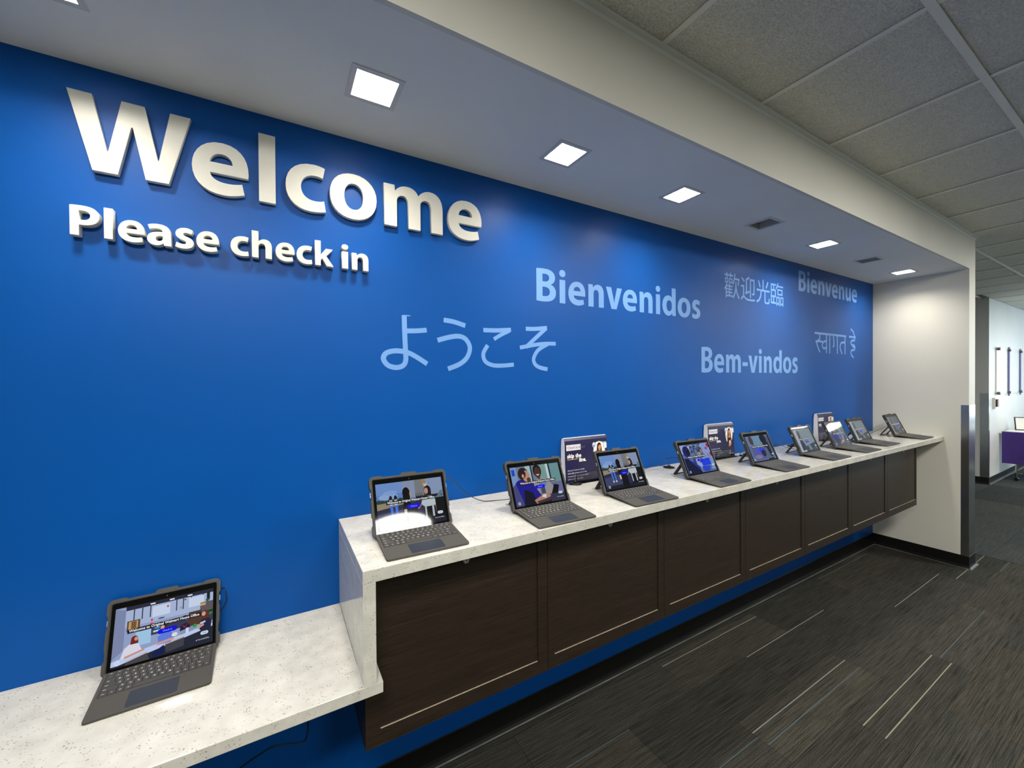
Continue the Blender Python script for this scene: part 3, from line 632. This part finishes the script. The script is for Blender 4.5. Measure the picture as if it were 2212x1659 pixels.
def pic_associate(dim=1.0):
    d = lambda *c: tuple(int(x*dim) for x in c)
    p = Pic(SW, SH).rect(0, 0, 1, 1, d(112, 124, 150)).rect(.0, 0, .12, .5, d(120, 150, 200)).rect(.30, 0, .40, .45, d(160, 190, 196)).rect(.40, 0, .425, .5, d(24, 36, 44)).rect(.58, 0, .72, .5, d(120, 156, 150)).rect(.72, 0, .78, .4, d(190, 210, 220)).rect(.77, 0, .80, .46, d(20, 34, 44)).rect(.80, 0, 1, .52, d(104, 146, 150)).rect(.02, .06, .08, .22, d(40, 70, 190))
    p.rect(.70, .50, 1, .85, d(106, 108, 148)).rect(0, .5, .2, 1, d(60, 64, 100)).rect(.15, .6, .8, 1, d(22, 24, 40))
    p.poly([(.40, .72), (.42, .46), (.50, .38), (.60, .36), (.72, .42), (.82, .66), (.76, .80), (.46, .82)], d(150, 148, 152)).rect(.52, .44, .62, .80, d(120, 118, 128)).ell(.62, .52, .05, .06, d(90, 130, 200)).rect(.54, .62, .62, .76, d(70, 70, 86))
    p.ell(.53, .16, .085, .17, d(18, 14, 16)).ell(.53, .20, .065, .145, d(74, 46, 38)).poly([(.49, .25), (.57, .25), (.53, .29)], d(220, 210, 205)).rect(.52, .33, .56, .38, d(74, 46, 38))
    p.poly([(.02, .92), (.02, .48), (.10, .36), (.22, .32), (.38, .44), (.52, .80), (.40, .92)], d(30, 26, 140)).poly([(.0, .5), (.06, .42), (.16, .98), (0, 1)], d(70, 72, 128)).poly([(.20, .60), (.36, .70), (.42, 1), (.16, 1)], d(16, 18, 36))
    p.ell(.24, .20, .105, .17, d(40, 28, 28)).ell(.29, .26, .075, .15, d(190, 140, 124)).ell(.22, .20, .07, .12, d(40, 28, 28)).ell(.23, .25, .025, .05, d(200, 146, 130)).ell(.33, .36, .04, .06, d(84, 56, 48))
    p.poly([(.36, .90), (.56, .78), (.80, .78), (.84, .82), (.60, .90), (.40, 1)], d(178, 132, 112)).poly([(.52, .84), (.56, .78), (.62, .80), (.60, .88)], d(214, 218, 226)).poly([(.40, .94), (.8, .86), (.8, .93), (.44, 1)], d(70, 50, 56))
    p.poly([(.73, .80), (.82, .56), (.92, .60), (.86, .82)], d(10, 10, 16)).rect(.70, .80, 1, 1, d(50, 52, 78))
    return ui(p)
def pic_shopper():
    p = Pic(SW, SH).rect(0, 0, 1, 1, (88, 110, 168)).rect(0, 0, .2, .3, (150, 166, 214))
    rr = random.Random(3)
    for k in range(46): p.ell(.15+.6*rr.random(), .04+.36*rr.random(), .02+.03*rr.random(), .03+.03*rr.random(), rr.choice([(60, 78, 110), (130, 150, 190), (40, 54, 80), (110, 130, 130), (170, 180, 205)]))
    p.rect(.72, 0, 1, .8, (130, 156, 214)).ell(.98, .10, .06, .08, (176, 30, 44)).ell(.99, .42, .05, .08, (176, 30, 44)).rect(.84, .16, .92, .24, (150, 60, 120))
    p.ell(.16, .24, .12, .20, (26, 32, 92)).ell(.22, .26, .06, .09, (18, 20, 44)).ell(.66, .26, .06, .12, (70, 44, 48)).ell(.67, .28, .035, .08, (176, 126, 110)).rect(.45, .18, .52, .40, (96, 120, 150))
    for k in range(26): p.rect(.28+.5*rr.random(), .46+.3*rr.random(), .34+.5*rr.random(), .52+.34*rr.random(), rr.choice([(30, 40, 70), (150, 166, 205), (52, 66, 120), (20, 26, 46)]))
    p.poly([(0, .45), (.14, .48), (.40, .78), (.46, 1), (0, 1)], (16, 22, 60)).poly([(.12, .50), (.30, .62), (.48, .84), (.40, .88)], (30, 50, 150))
    p.poly([(.52, .56), (.86, .54), (.86, .78), (.56, .80)], (30, 62, 225)).poly([(.50, .80), (.80, .80), (.76, .98), (.54, .98)], (44, 70, 190)).rect(.86, .46, .95, .94, (120, 146, 190))
    return ui(p)
def pic_blur():
    p = Pic(SW, SH).rect(0, 0, 1, 1, (88, 110, 150)).rect(.28, 0, .66, .42, (108, 142, 170)).rect(.05, .02, .2, .4, (110, 130, 165)).ell(.20, .18, .09, .18, (76, 62, 74)).ell(.75, .16, .14, .22, (26, 28, 42)).rect(.66, .3, .92, 1, (30, 34, 50)).rect(.9, .1, 1, .6, (80, 84, 112))
    p.poly([(.1, .48), (.5, .44), (.66, .6), (.6, .95), (.1, .95)], (86, 92, 148)).ell(.35, .60, .10, .12, (66, 86, 205)).ell(.28, .84, .16, .08, (130, 120, 158)).ell(.55, .70, .10, .16, (36, 38, 70)).poly([(.66, .52), (.76, .5), (.82, .95), (.62, .95)], (86, 100, 130))
    return ui(p)
def pic_stripes(dim=1.0):
    d = lambda *c: tuple(int(x*dim) for x in c)
    p = Pic(SW, SH).rect(0, 0, 1, 1, d(158, 176, 186)).rect(0, 0, .18, 1, d(160, 174, 188))
    for k in range(15): p.poly([(.24+.052*k, 0), (.262+.052*k, 0), (.262+.052*k, .86), (.24+.052*k, .86)], d(34, 46, 62))
    p.ell(.22, .22, .07, .20, d(90, 86, 96)).ell(.20, .40, .05, .14, d(96, 60, 54)).poly([(.14, .52), (.3, .50), (.40, .90), (.1, .95)], d(44, 42, 62)).poly([(.3, .78), (1, .62), (1, 1), (.3, 1)], d(46, 54, 70)).poly([(.5, .72), (.6, .7), (.66, .95), (.5, .95)], d(110, 128, 142))
    return ui(p)

# ------------------------------------------------------------------ tablet
KROWS = []   # (y_centre, depth, [(x0,width,legend)...])
def build_rows():
    u = .01745; X0 = -.1135; W_ = .227
    def row(y, dep, items):
        tot = sum(a for a, _ in items); x = X0; out = []
        for a, s in items: out.append((x, a*W_/tot, s)); x += a*W_/tot
        KROWS.append((y, dep, out))
    row(.1635, .009, [(1, s) for s in ['Esc', 'F1', 'F2', 'F3', 'F4', 'F5', 'F6', 'F7', 'F8', 'F9', 'F10', 'F11', 'F12', 'Del']])
    row(.1495, .0145, [(1, s) for s in '`1234567890-='] + [(1.35, '<')])
    row(.1335, .0145, [(1.4, 'Tab')] + [(1, s) for s in 'QWERTYUIOP[]'] + [(1, '|')])
    row(.1175, .0145, [(1.65, 'Caps')] + [(1, s) for s in "ASDFGHJKL;'"] + [(1.8, 'Enter')])
    row(.1015, .0145, [(2.1, 'Shift')] + [(1, s) for s in 'ZXCVBNM,./'] + [(2.1, 'Shift')])
    row(.0855, .0145, [(1.1, 'Ctrl'), (1, 'Fn'), (1, 'O'), (1.05, 'Alt'), (5.3, ''), (1.05, 'Alt'), (1, '='), (1, '<'), (1, '^'), (1, '>')])
build_rows()
HY, HZ, TILT = .171, .018, R(24)
KA = math.atan2(HZ-.006, HY)
def kbp(x, s, h):   # point on the keyboard: s from the front edge, h above its top face
    return (x, s*math.cos(KA)-h*math.sin(KA), .006+s*math.sin(KA)+h*math.cos(KA))
def kbox(b, x0, x1, s0, s1, h0, h1, taper=0, mi=0):
    t = taper; vs = [kbp(x0, s0, h0), kbp(x1, s0, h0), kbp(x1, s1, h0), kbp(x0, s1, h0), kbp(x0+t, s0+t, h1), kbp(x1-t, s0+t, h1), kbp(x1-t, s1-t, h1), kbp(x0+t, s1-t, h1)]
    b.add(vs, [(0,3,2,1),(4,5,6,7),(0,1,5,4),(1,2,6,5),(2,3,7,6),(3,0,4,7)], mi)
def scp(x, s, h):   # point on the tablet: s up the screen from the hinge, h out of the front face
    return (x, HY+s*math.sin(TILT)-h*math.cos(TILT), HZ-.002+s*math.cos(TILT)+h*math.sin(TILT))
def rr_outline(x0, x1, y0, y1, r_, n=4):
    P = []
    for cx, cy, a0 in ((x1-r_, y0+r_, -90), (x1-r_, y1-r_, 0), (x0+r_, y1-r_, 90), (x0+r_, y0+r_, 180)):
        for k in range(n+1): a = R(a0+90*k/n); P.append((cx+r_*math.cos(a), cy+r_*math.sin(a)))
    return P
me_kb = B().prism([(p[0], p[1]) for p in rr_outline(-.1225, .1225, 0, .172, .007)], lambda x, s: kbp(x, s, -.0045), lambda x, s: kbp(x, s, 0)).mesh('keyboard', [M['kb']])
q = B(); kbox(q, -.1145, .1145, .0765, .169, -.0002, .0002); me_well = q.mesh('key_bed', [M['well']])
q = B(); kbox(q, -.05, .05, .0085, .0665, -.0002, .00025); me_pad = q.mesh('touchpad', [M['pad']])
KEYM = []; allk = B()
for (y, dep, items) in KROWS:
    for (x, w_, s) in items:
        for b in (KB := B(), allk): kbox(b, x+.0006, x+w_-.0006, y-dep/2, y+dep/2, .0001, .0014, .0006)
        KEYM.append(KB.mesh('key', [M['key']]))
me_allk = allk.mesh('keys', [M['key']])
lg = B()
for (y, dep, items) in KROWS:
    for (x, w_, s) in items:
        if not s: continue
        me = text_mesh(s, .0062 if len(s) == 1 else .0034, 0, .0001, 1, 'CENTER')
        cx = x+w_/2 if len(s) == 1 else x+min(w_/2, .008)
        lg.add([kbp(cx+v.co.x, y-.0018+v.co.y, .00148) for v in me.vertices], [tuple(p.vertices) for p in me.polygons]); bpy.data.meshes.remove(me)
me_leg = lg.mesh('key_legends', [M['legend']])
# rugged case outline with bulky corners and a bump on the top edge
def case_outline():
    hw, b0, t0 = .1265, -.0095, .180
    R_ = [(hw-.012, b0-.001), (hw-.003, b0+.002), (hw+.003, b0+.011), (hw+.003, b0+.036), (hw-.001, b0+.042), (hw-.001, .052), (hw+.0015, .058), (hw+.0015, .104), (hw-.001, .110), (hw-.001, .140), (hw+.003, .146), (hw+.003, t0-.008),
          (hw-.002, t0), (hw-.010, t0+.003), (hw-.034, t0+.003), (hw-.040, t0-.001), (.028, t0-.001), (.023, t0+.006), (0, t0+.0065)]
    return R_ + [(-x, y) for x, y in reversed(R_[:-1])]
CO = case_outline()
cb = B(); n_ = len(CO)
inner = rr_outline(-.1215, .1215, -.004, .1730, .006, 3)
me_case = None
def ring(b, outer, inn, h0, h1):
    # front frame: outer polygon minus inner, through a bmesh fill
    bm = bmesh.new()
    def loop(P, h):
        vs = [bm.verts.new(scp(p[0], p[1], h)) for p in P]; return vs, [bm.edges.new((vs[i], vs[(i+1) % len(vs)])) for i in range(len(vs))]
    of, oe = loop(outer, h1); inf, ie = loop(inn, h1)
    bmesh.ops.triangle_fill(bm, use_beauty=True, use_dissolve=False, edges=oe+ie)
    ob, _ = loop(outer, h0); ib, _ = loop(inn, h1-.003)
    for i in range(len(of)): bm.faces.new((of[i], of[(i+1) % len(of)], ob[(i+1) % len(of)], ob[i]))
    for i in range(len(inf)): bm.faces.new((inf[i], inf[(i+1) % len(inf)], ib[(i+1) % len(inf)], ib[i]))
    bm.faces.new(ob); bm.faces.new(ib)
    bmesh.ops.recalc_face_normals(bm, faces=bm.faces)
    me = bpy.data.meshes.new('case'); bm.to_mesh(me); bm.free(); me.materials.append(M['case']); return me
me_case = ring(None, CO, inner, -.0155, .0022)
q = B().prism(rr_outline(-.1195, .1195, -.002, .1715, .005, 3), lambda x, s: scp(x, s, -.0006), lambda x, s: scp(x, s, .0006)); me_glass = q.mesh('glass', [M['bezel']])
q = B().lathe([(.0018, 0), (.0018, .0001), (.0001, .0001)], (0, 0, 0), 10); me_cam = q.mesh('camera_eye', [M['pad']])
# kickstand: plate swinging out from mid back down to the counter, with metal feet
def kick():
    b = B(); top = Vector(scp(0, .088, -.0155)); lenf = .0
    foot = Vector((0, top.y+.062, .0015))
    for x0, x1 in ((-.088, -.064), (.064, .088)):
        b.add([(x0, top.y-.002, top.z), (x1, top.y-.002, top.z), (x1, foot.y, foot.z), (x0, foot.y, foot.z), (x0, top.y+.003, top.z+.002), (x1, top.y+.003, top.z+.002), (x1, foot.y+.005, foot.z+.001), (x0, foot.y+.005, foot.z+.001)],
              [(0,3,2,1),(4,5,6,7),(0,1,5,4),(1,2,6,5),(2,3,7,6),(3,0,4,7)])
    b.box(-.088, .088, foot.y-.003, foot.y+.006, 0.0003, .005)
    return b.mesh('kickstand', [M['case']]), foot
me_kick, foot = kick()
q = B().box(-.100, -.090, foot.y-.004, foot.y+.010, .0003, .0045).box(.090, .100, foot.y-.004, foot.y+.010, .0003, .0045); me_foot = q.mesh('kickstand_tip', [M['chrome']])
q = B()
q.box(-.132, -.1272, .1735, .1815, .0, .0)
me_port = B()
for sg in (-1, 1): me_port.add([scp(sg*.1282, .118, -.009), scp(sg*.1282, .132, -.009), scp(sg*.1282, .132, -.003), scp(sg*.1282, .118, -.003), scp(sg*.1272, .118, -.009), scp(sg*.1272, .132, -.009), scp(sg*.1272, .132, -.003), scp(sg*.1272, .118, -.003)], [(0,3,2,1),(4,5,6,7),(0,1,5,4),(1,2,6,5),(2,3,7,6),(3,0,4,7)])
me_port = me_port.mesh('side_button', [M['chrome']])
def screen_mesh(pic):
    me = pic.mesh('picture', M['screen'])
    for v in me.vertices: v.co = scp(v.co.x-SW/2, v.co.z+.0085, .0008-v.co.y)
    return me
P_of, P_pa, P_as, P_sh, P_bl, P_st = [screen_mesh(f()) for f in (pic_office, pic_patio, pic_associate, pic_shopper, pic_blur, pic_stripes)]
P_as2 = screen_mesh(pic_associate(.8)); P_st2 = screen_mesh(pic_stripes(.9)); P_st3 = screen_mesh(pic_stripes(.7))
TB = [(-.281, -.254, 2.0, P_of, 'charcoal tablet with keyboard standing alone on the low shelf'),
      (.378, -.452, -1.5, P_pa, 'charcoal tablet with keyboard at the left end of the raised counter'),
      (.871, -.468, -2.2, P_as, 'charcoal tablet with keyboard, man in blue and smiling woman on screen'),
      (1.321, -.472, -2.1, P_pa, 'charcoal tablet with keyboard in front of the nearest skip-the-line sign'),
      (1.866, -.470, -.6, P_sh, 'charcoal tablet with keyboard left of the middle sign, blue cart on screen'),
      (2.448, -.467, -1.6, P_bl, 'charcoal tablet with keyboard right of the middle sign, blurred picture on screen'),
      (3.010, -.458, .5, P_st, 'charcoal tablet with keyboard just left of the farthest sign, screen with dark stripes'),
      (3.490, -.455, 0, P_as2, 'charcoal tablet with keyboard overlapping the farthest sign, glare atop its screen'),
      (3.935, -.425, -.6, P_st2, 'charcoal tablet with keyboard second from the white end wall'),
      (4.600, -.446, .3, P_st3, 'charcoal tablet with keyboard nearest the white end wall')]
for i, (x, y, a, pm, lab) in enumerate(TB):
    t = thing('tablet', lab, 'tablet', (x, y, ZL if i == 0 else ZK), 'check-in tablets with keyboards', R(a))
    link('case', me_case, t); s = link('screen', me_glass, t); link('picture', pm, s)
    ce_ = link('camera_eye', me_cam, s); ce_.location = scp(0, .164, .0006); ce_.rotation_euler = (R(90)-TILT, 0, 0)
    k = link('keyboard', me_kb, t); link('key_bed', me_well, k)
    if i < 4:
        for km in KEYM: link('key', km, k)
    else: link('keys', me_allk, k, kind='stuff')
    link('key_legends', me_leg, k, kind='stuff'); link('touchpad', me_pad, k)
    ks = link('kickstand', me_kick, t); link('kickstand_tip', me_foot, ks); link('side_button', me_port, t)

# ------------------------------------------------------------------ skip-the-line signs
PW, PH = .272, .214
def poster():
    p = Pic(PW, PH).rect(.0, .0, 1, 1, (36, 34, 74))
    p.rect(.035, .145, .36, .275, (225, 222, 228)).text('Check in ahead', .055, .235, .062, (90, 90, 120), 'LEFT', .0001)
    p.text('skip the', .05, .44, .095, (245, 243, 240), 'LEFT', .0009).text('line.', .32, .545, .095, (245, 243, 240), 'LEFT', .0009).rect(.05, .47, .29, .480, (240, 190, 130))
    for k, tx in enumerate(['Ask your host to include', 'visitor@walmart.com in the', 'meeting planner to pre-register', 'before your next visit!']):
        p.text(tx, .05, .735+.065*k, .036, (215, 215, 228), 'LEFT', .00008)
    # faceless woman in a white oval
    p.poly([(.66+.0, .36), (.67, .22), (.72, .145), (.80, .125), (.885, .15), (.93, .24), (.945, .36), (.925, .48), (.88, .58), (.82, .64), (.76, .61), (.70, .53)], (240, 238, 236))
    p.ell(.675, .20, .042, .062, (170, 190, 226)).ell(.675, .19, .026, .036, (240, 240, 245)).poly([(.655, .19), (.695, .19), (.675, .25)], (30, 34, 80)).ell(.675, .188, .013, .02, (240, 240, 245))
    p.poly([(.90, .15), (.975, .15), (.975, .28), (.955, .31), (.90, .29)], (190, 204, 232)).rect(.925, .18, .985, .30, (235, 238, 244)).ell(.70, .385, .020, .026, (214, 170, 96))
    p.ell(.80, .24, .052, .085, (38, 26, 26)).poly([(.748, .24), (.852, .24), (.885, .48), (.835, .54), (.765, .54), (.73, .48)], (38, 26, 26))
    p.ell(.81, .26, .033, .065, (232, 152, 96)).rect(.79, .30, .83, .40, (222, 138, 84)).poly([(.76, .40), (.86, .40), (.83, .46), (.79, .46)], (232, 152, 96))
    p.poly([(.765, .26), (.80, .15), (.845, .20), (.80, .215)], (38, 26, 26)).poly([(.72, .58), (.74, .46), (.79, .435), (.83, .435), (.89, .47), (.90, .58), (.82, .66)], (34, 22, 26))
    p.poly([(.80, .56), (.86, .50), (.89, .60), (.85, .68)], (232, 152, 96)).rect(.80, .53, .835, .63, (240, 238, 236)).poly([(.78, .64), (.83, .58), (.84, .68), (.80, .72)], (232, 152, 96))
    p.text('Walmart', .76, .925, .042, (240, 240, 240), 'LEFT', .0002).spark(.945, .912, .028, (240, 190, 90))
    me = p.mesh('poster_print', M['print'], .00003); return me
me_post = poster()
prof = [(-.040, .001), (-.0345, .10), (-.0325, .18), (-.030, .202), (-.0245, .213), (-.0175, .216), (-.011, .213), (-.0065, .203), (-.0045, .17), (-.0035, .10), (-.003, .001)]
def prof_y(z):
    for (a, b_), (c, d_) in zip(prof[:6], prof[1:6]):
        if b_ <= z <= d_: return a+(c-a)*(z-b_)/(d_-b_)
    return prof[5][0] if z > .2 else prof[0][0]
# subdivide print so it follows the curled top
bm = bmesh.new(); bm.from_mesh(me_post)
for zc in (.10, .18, .202, .2095, .213):
    g_ = bm.verts[:]+bm.edges[:]+bm.faces[:]
    bmesh.ops.bisect_plane(bm, geom=g_, plane_co=(0, 0, zc), plane_no=(0, 0, 1))
bm.to_mesh(me_post); bm.free()
for v in me_post.vertices: v.co.y = prof_y(v.co.z)-.0006+v.co.y
me_card = B().prism(prof, lambda y, z: (0, y, z), lambda y, z: (PW, y, z)).mesh('folded_card', [M['paper']])
for i, (x, lab) in enumerate([(1.188, 'nearest navy card sign reading skip the line, behind the fourth tablet from the left'), (2.296, 'middle navy card sign reading skip the line, between the fifth and sixth tablets'), (3.705, 'farthest navy card sign reading skip the line, partly behind a tablet')]):
    t = thing('counter_sign', lab, 'sign', (x, 0, ZK), 'skip the line signs on the counter')
    link('folded_card', me_card, t); link('printed_front', me_post, t)
    a = B().box(.055, PW-.055, -.0425-.012, -.0425-.010, .004, .046).box(.055, PW-.055, -.0425-.012, -.0425, .001, .004)
    a.box(.055, .057, -.0525, -.0425, .004, .046).box(PW-.057, PW-.055, -.0525, -.0425, .004, .046)
    a.obj('acrylic_pocket', M['acrylic'], t, label='clear pocket along the bottom of the sign')
    B().box(.006, PW-.006, -.075, -.041, 0.0, .0018).obj('acrylic_foot', M['acrylic'], t)

# ------------------------------------------------------------------ tether discs and cables
for i, (x, y, lab) in enumerate([(1.228, -.063, 'black cable disc in front of the nearest sign'), (1.903, -.060, 'black cable disc behind the fifth tablet from the left'), (2.60, -.085, 'black cable disc right of the middle sign'), (3.262, -.055, 'black cable disc left of the farthest sign')]):
    t = thing('cable_disc', lab, 'cable holder', (x, y, ZK), 'black cable discs on the counter')
    B().lathe([(.031, 0), (.0315, .003), (.029, .005), (.012, .0065), (.0001, .007)], n=28).obj('disc', M['black'], t, smooth=True)
    B().lathe([(.008, .006), (.008, .013), (.005, .016), (.0001, .0165)], n=14).obj('clip', M['black'], t, smooth=True)
def cable(pts, label, r_=.0016, name='cable', grp=None):
    o = B().tube(smooth_path(pts, 6), r_, 6).obj(name, M['black'], None, smooth=True); o['label'] = label; o['category'] = 'cable'
    if grp: o['group'] = grp
    return o
def port(i, side=1, s=.10):   # world point on the side of a tablet
    x, y, a = TB[i][:3]; c = scp(side*.1285, s, -.008); ca, sa = math.cos(R(a)), math.sin(R(a))
    return (x+c[0]*ca-c[1]*sa, y+c[0]*sa+c[1]*ca, (ZL if i == 0 else ZK)+c[2])
zc_ = ZK+.0018
p = port(1, 1, .150); cable([p, (p[0]+.025, p[1]+.02, p[2]-.004), (.62, -.13, 1.135), (.70, -.10, 1.082), (.76, -.10, zc_), (.90, -.12, zc_), (1.05, -.075, zc_), (1.20, -.063, ZK+.010)], 'black cable from the leftmost counter tablet to the nearest disc')
p = port(2, 1, .03); cable([p, (1.06, -.15, zc_+.012), (1.15, -.085, zc_+.01), (1.222, -.062, ZK+.011)], 'short black cable from the third tablet to the nearest disc')
p = port(3, 1, .145); cable([p, (1.49, -.16, 1.185), (1.60, -.10, 1.105), (1.63, -.09, zc_), (1.70, -.07, 1.085), (1.80, -.055, 1.087), (1.892, -.060, ZK+.011)], 'black cable looping from the fourth tablet to the second disc')
p = port(4, -1, .10); cable([p, (1.79, -.13, 1.14), (1.86, -.09, 1.087), (1.905, -.064, ZK+.010)], 'black cable rising from the second disc to the fifth tablet')
p = port(5, -1, .06); cable([p, (2.45, -.14, 1.11), (2.56, -.10, 1.075), (2.60, -.088, ZK+.010)], 'black cable between the third disc and the sixth tablet')
p = port(6, -1, .03); cable([p, (3.0, -.12, 1.10), (3.16, -.07, 1.09), (3.255, -.056, ZK+.010)], 'black cable between the fourth disc and the seventh tablet')
p = port(7, 1, .10); cable([p, (3.72, -.16, 1.14), (3.86, -.10, 1.095), (3.98, -.05, zc_)], 'black cable behind the eighth tablet at the farthest sign')
p = port(9, -1, .09); cable([p, (4.40, -.18, 1.12), (4.30, -.14, 1.082), (4.18, -.14, zc_), (4.08, -.16, zc_)], 'black cable curving left from the tablet by the end wall')
p = port(0, 1, .15); q_ = port(0, 1, .10); cable([p, (p[0]+.012, p[1]+.012, p[2]-.01), (q_[0]+.014, q_[1]+.02, q_[2]), (q_[0]-.004, q_[1]+.02, q_[2]-.03), (q_[0]-.02, -.012, .80), (q_[0]-.02, -.006, ZL+.002)], 'thin black cable beside the tablet on the low shelf')
cable([(.085, -.004, z0), (.083, -.004, .383), (.078, -.004, .33), (.066, -.004, .313), (.022, -.004, .326), (-.02, -.004, .338), (-.062, -.004, .330), (-.112, -.004, .312), (-.2, -.004, .27), (-.3, -.004, .24)], 'black cable hanging on the blue wall under the low shelf', .002)

# ------------------------------------------------------------------ end wall corner guard, far side
g = B().box(XE-.0015, XE, YS, YS+.045, .1, 1.338).box(XE-.0015, XE2-.0, YS-.0015, YS, .1, 1.338)
o = g.obj('corner_guard', M['steel'], bev=.0006); o['label'] = 'tall brushed steel corner guard on the end of the white wall above the counter'; o['category'] = 'corner guard'
o = B().box(8.9585, 8.96, 0, .085, .1, 1.335).box(8.9585, 9.0, -.0015, 0, .1, 1.335).obj('corner_guard', M['steel']); o['label'] = 'steel corner guard on the far white wall corner'; o['category'] = 'corner guard'
t = thing('display_panel', 'row of white notice panels held on steel rods on the far wall', 'notice board', (9.31, -.008, 0))
rx = [9.34, 9.994, 10.789, 11.58, 12.37]
for k in range(4):
    B().box(rx[k]+.012 if k else rx[k]-.02, rx[k+1]-.012, -.006, .007, 1.305, 2.02).obj('notice_panel', M['panelwhite'], t).location = (-9.31, 0, 0)
for k, x in enumerate(rx[:4]):
    if k: 
        r_ = B().tube([(x-9.31, -.018, 1.27), (x-9.31, -.018, 2.04)], .012, 8).obj('rod', M['rod'], t)
    for z in (1.325, 1.99):
        B().lathe([(.022, -.008), (.022, .034), (.018, .04)], (x-9.31, 0, z), 12, 0, 'y').obj('standoff', M['bronze'], t)
t = thing('alarm_call_point', 'small red and white alarm box on the far wall below the panels', 'alarm', (9.16, 0, 1.10))
B().box(0, .10, -.03, 0, 0, .16).obj('back_box', M['ceramic'], t, bev=.003); B().box(.004, .085, -.05, -.0295, .03, .14).obj('front_cover', M['red'], t, bev=.003)
t = thing('folding_table', 'folding table with a purple cloth pushed against the far wall', 'table', (9.54, -.04, 0))
B().box(.01, .76, -1.75, -.0, .715, .735).obj('tabletop', M['ceramic'], t)
for x, y in ((.08, -.12), (.68, -.12), (.08, -1.6), (.68, -1.6)): B().tube([(x, y, .03), (x, y, .715)], .014, 8).obj('leg', M['steel'], t); B().tube([(x-.015, y, .025), (x+.015, y, .025)], .025, 12).obj('caster', M['black'], t)
for x in (.08, .68): B().tube([(x, -.12, .11), (x, -1.6, .11)], .012, 8).obj('rail', M['steel'], t)
cl = B(); hz_ = .26
def clothpt(u, z, x):  # gentle folds
    return x
# drape: front sheet facing -x, end sheet, top
ny = 26
for k in range(ny):
    a0, a1 = -1.76+1.77*k/ny, -1.76+1.77*(k+1)/ny
    f = lambda a: .012*math.sin(a*9)+.006*math.sin(a*23)
    for z1_, z2_, m1, m2 in ((.737, .5, 0, .5), (.5, hz_, .5, 1)):
        cl.add([(-.002-f(a0)*m1, a0, z1_), (-.002-f(a1)*m1, a1, z1_), (-.002-f(a1)*m2, a1, z2_), (-.002-f(a0)*m2, a0, z2_)], [(0, 1, 2, 3)])
    cl.add([(-.002, a0, .737), (-.002, a1, .737), (.06, a1, .738), (.06, a0, .738)], [(0, 1, 2, 3)])
o = cl.obj('tablecloth', M['purple'], smooth=True); o.location = (9.54, -.04, 0); o['label'] = 'purple cloth hanging down the near side of the far table'; o['category'] = 'tablecloth'
o = B().box(.05, .76, -1.75, -.005, .7355, .742).obj('table_runner', M['ceramic']); o.location = (9.54, -.04, 0); o['label'] = 'white sheet lying over the top of the far purple table'; o['category'] = 'tablecloth'
t = thing('picture_frame', 'small framed card standing on the far purple table', 'picture frame', (9.93, -.17, .742)); t.rotation_euler.z = R(-70)
b = B(); b.add([(-.07, 0, 0), (.07, 0, 0), (.07, .07, .20), (-.07, .07, .20), (-.07, .012, 0), (.07, .012, 0), (.07, .082, .20), (-.07, .082, .20)], [(0,3,2,1),(4,5,6,7),(0,1,5,4),(1,2,6,5),(2,3,7,6),(3,0,4,7)]); b.obj('frame', M['black'], t)
b = B(); b.add([(-.058, .003, .015), (.058, .003, .015), (.058, .065, .188), (-.058, .065, .188)], [(0, 1, 2, 3)]); o = b.obj('card', M['paper'], t); o.location = (0, -.002, .0006)
b = B(); b.add([(-.05, .08, .18), (.05, .08, .18), (.05, .14, 0), (-.05, .14, 0), (-.05, .075, .18), (.05, .075, .18), (.05, .134, 0), (-.05, .134, 0)], [(0,3,2,1),(4,5,6,7),(0,1,5,4),(1,2,6,5),(2,3,7,6),(3,0,4,7)]); b.obj('strut', M['black'], t)

# ------------------------------------------------------------------ the room's own ceiling lamps (outside the picture, mirrored in the screens)
for i, (x, y, lab) in enumerate([(.94, -3.41, 'large round opal ceiling lamp facing the left end of the raised counter'), (10.2, -2.2, 'large round opal ceiling lamp in front of the far purple table')]):
    t = thing('round_ceiling_lamp', lab, 'ceiling light', (x, y, ZC), 'round ceiling lamps of the room')
    B().lathe([(.43, -.0015), (.43, -.02), (.415, -.022), (.0001, -.022)], n=40).obj('opal_glass', M['lamp'], t, smooth=False)
    B().lathe([(.445, -.002), (.445, -.024), (.431, -.024), (.431, -.002)], n=40).obj('rim', M['tee'], t)
    area('round_lamp_light', (0, 0, -.03), (0, 0, 0), .8, .8, ROUND_W, (1, .93, .84), 180, 'DISK', parent=t)
for i, (k, lab) in enumerate([(-2, 'square ceiling light panel above the low shelf end of the room'), (3, 'square ceiling light panel opposite Bienvenidos'), (8, 'square ceiling light panel opposite the white end wall'), (13, 'square ceiling light panel nearest the far wall')]):
    x = xt[7]+.6096*(k-.5); y = -1.755-.305
    t = thing('ceiling_light_panel', lab, 'ceiling light', (x, y, ZC), 'square light panels of the room')
    B().box(-.285, .285, -.285, .285, -.004, -.002).obj('diffuser', M['lamp'], t)
    b = B()
    for sg in (-1, 1): b.box(-.3, .3, min(sg*.285, sg*.3), max(sg*.285, sg*.3), -.006, -.0016); b.box(min(sg*.285, sg*.3), max(sg*.285, sg*.3), -.285, .285, -.006, -.0016)
    b.obj('frame', M['tee'], t)
    area('panel_light', (0, 0, -.008), (0, 0, 0), .56, .56, PANEL_W, (1, .95, .86), 180, 'SQUARE', parent=t)
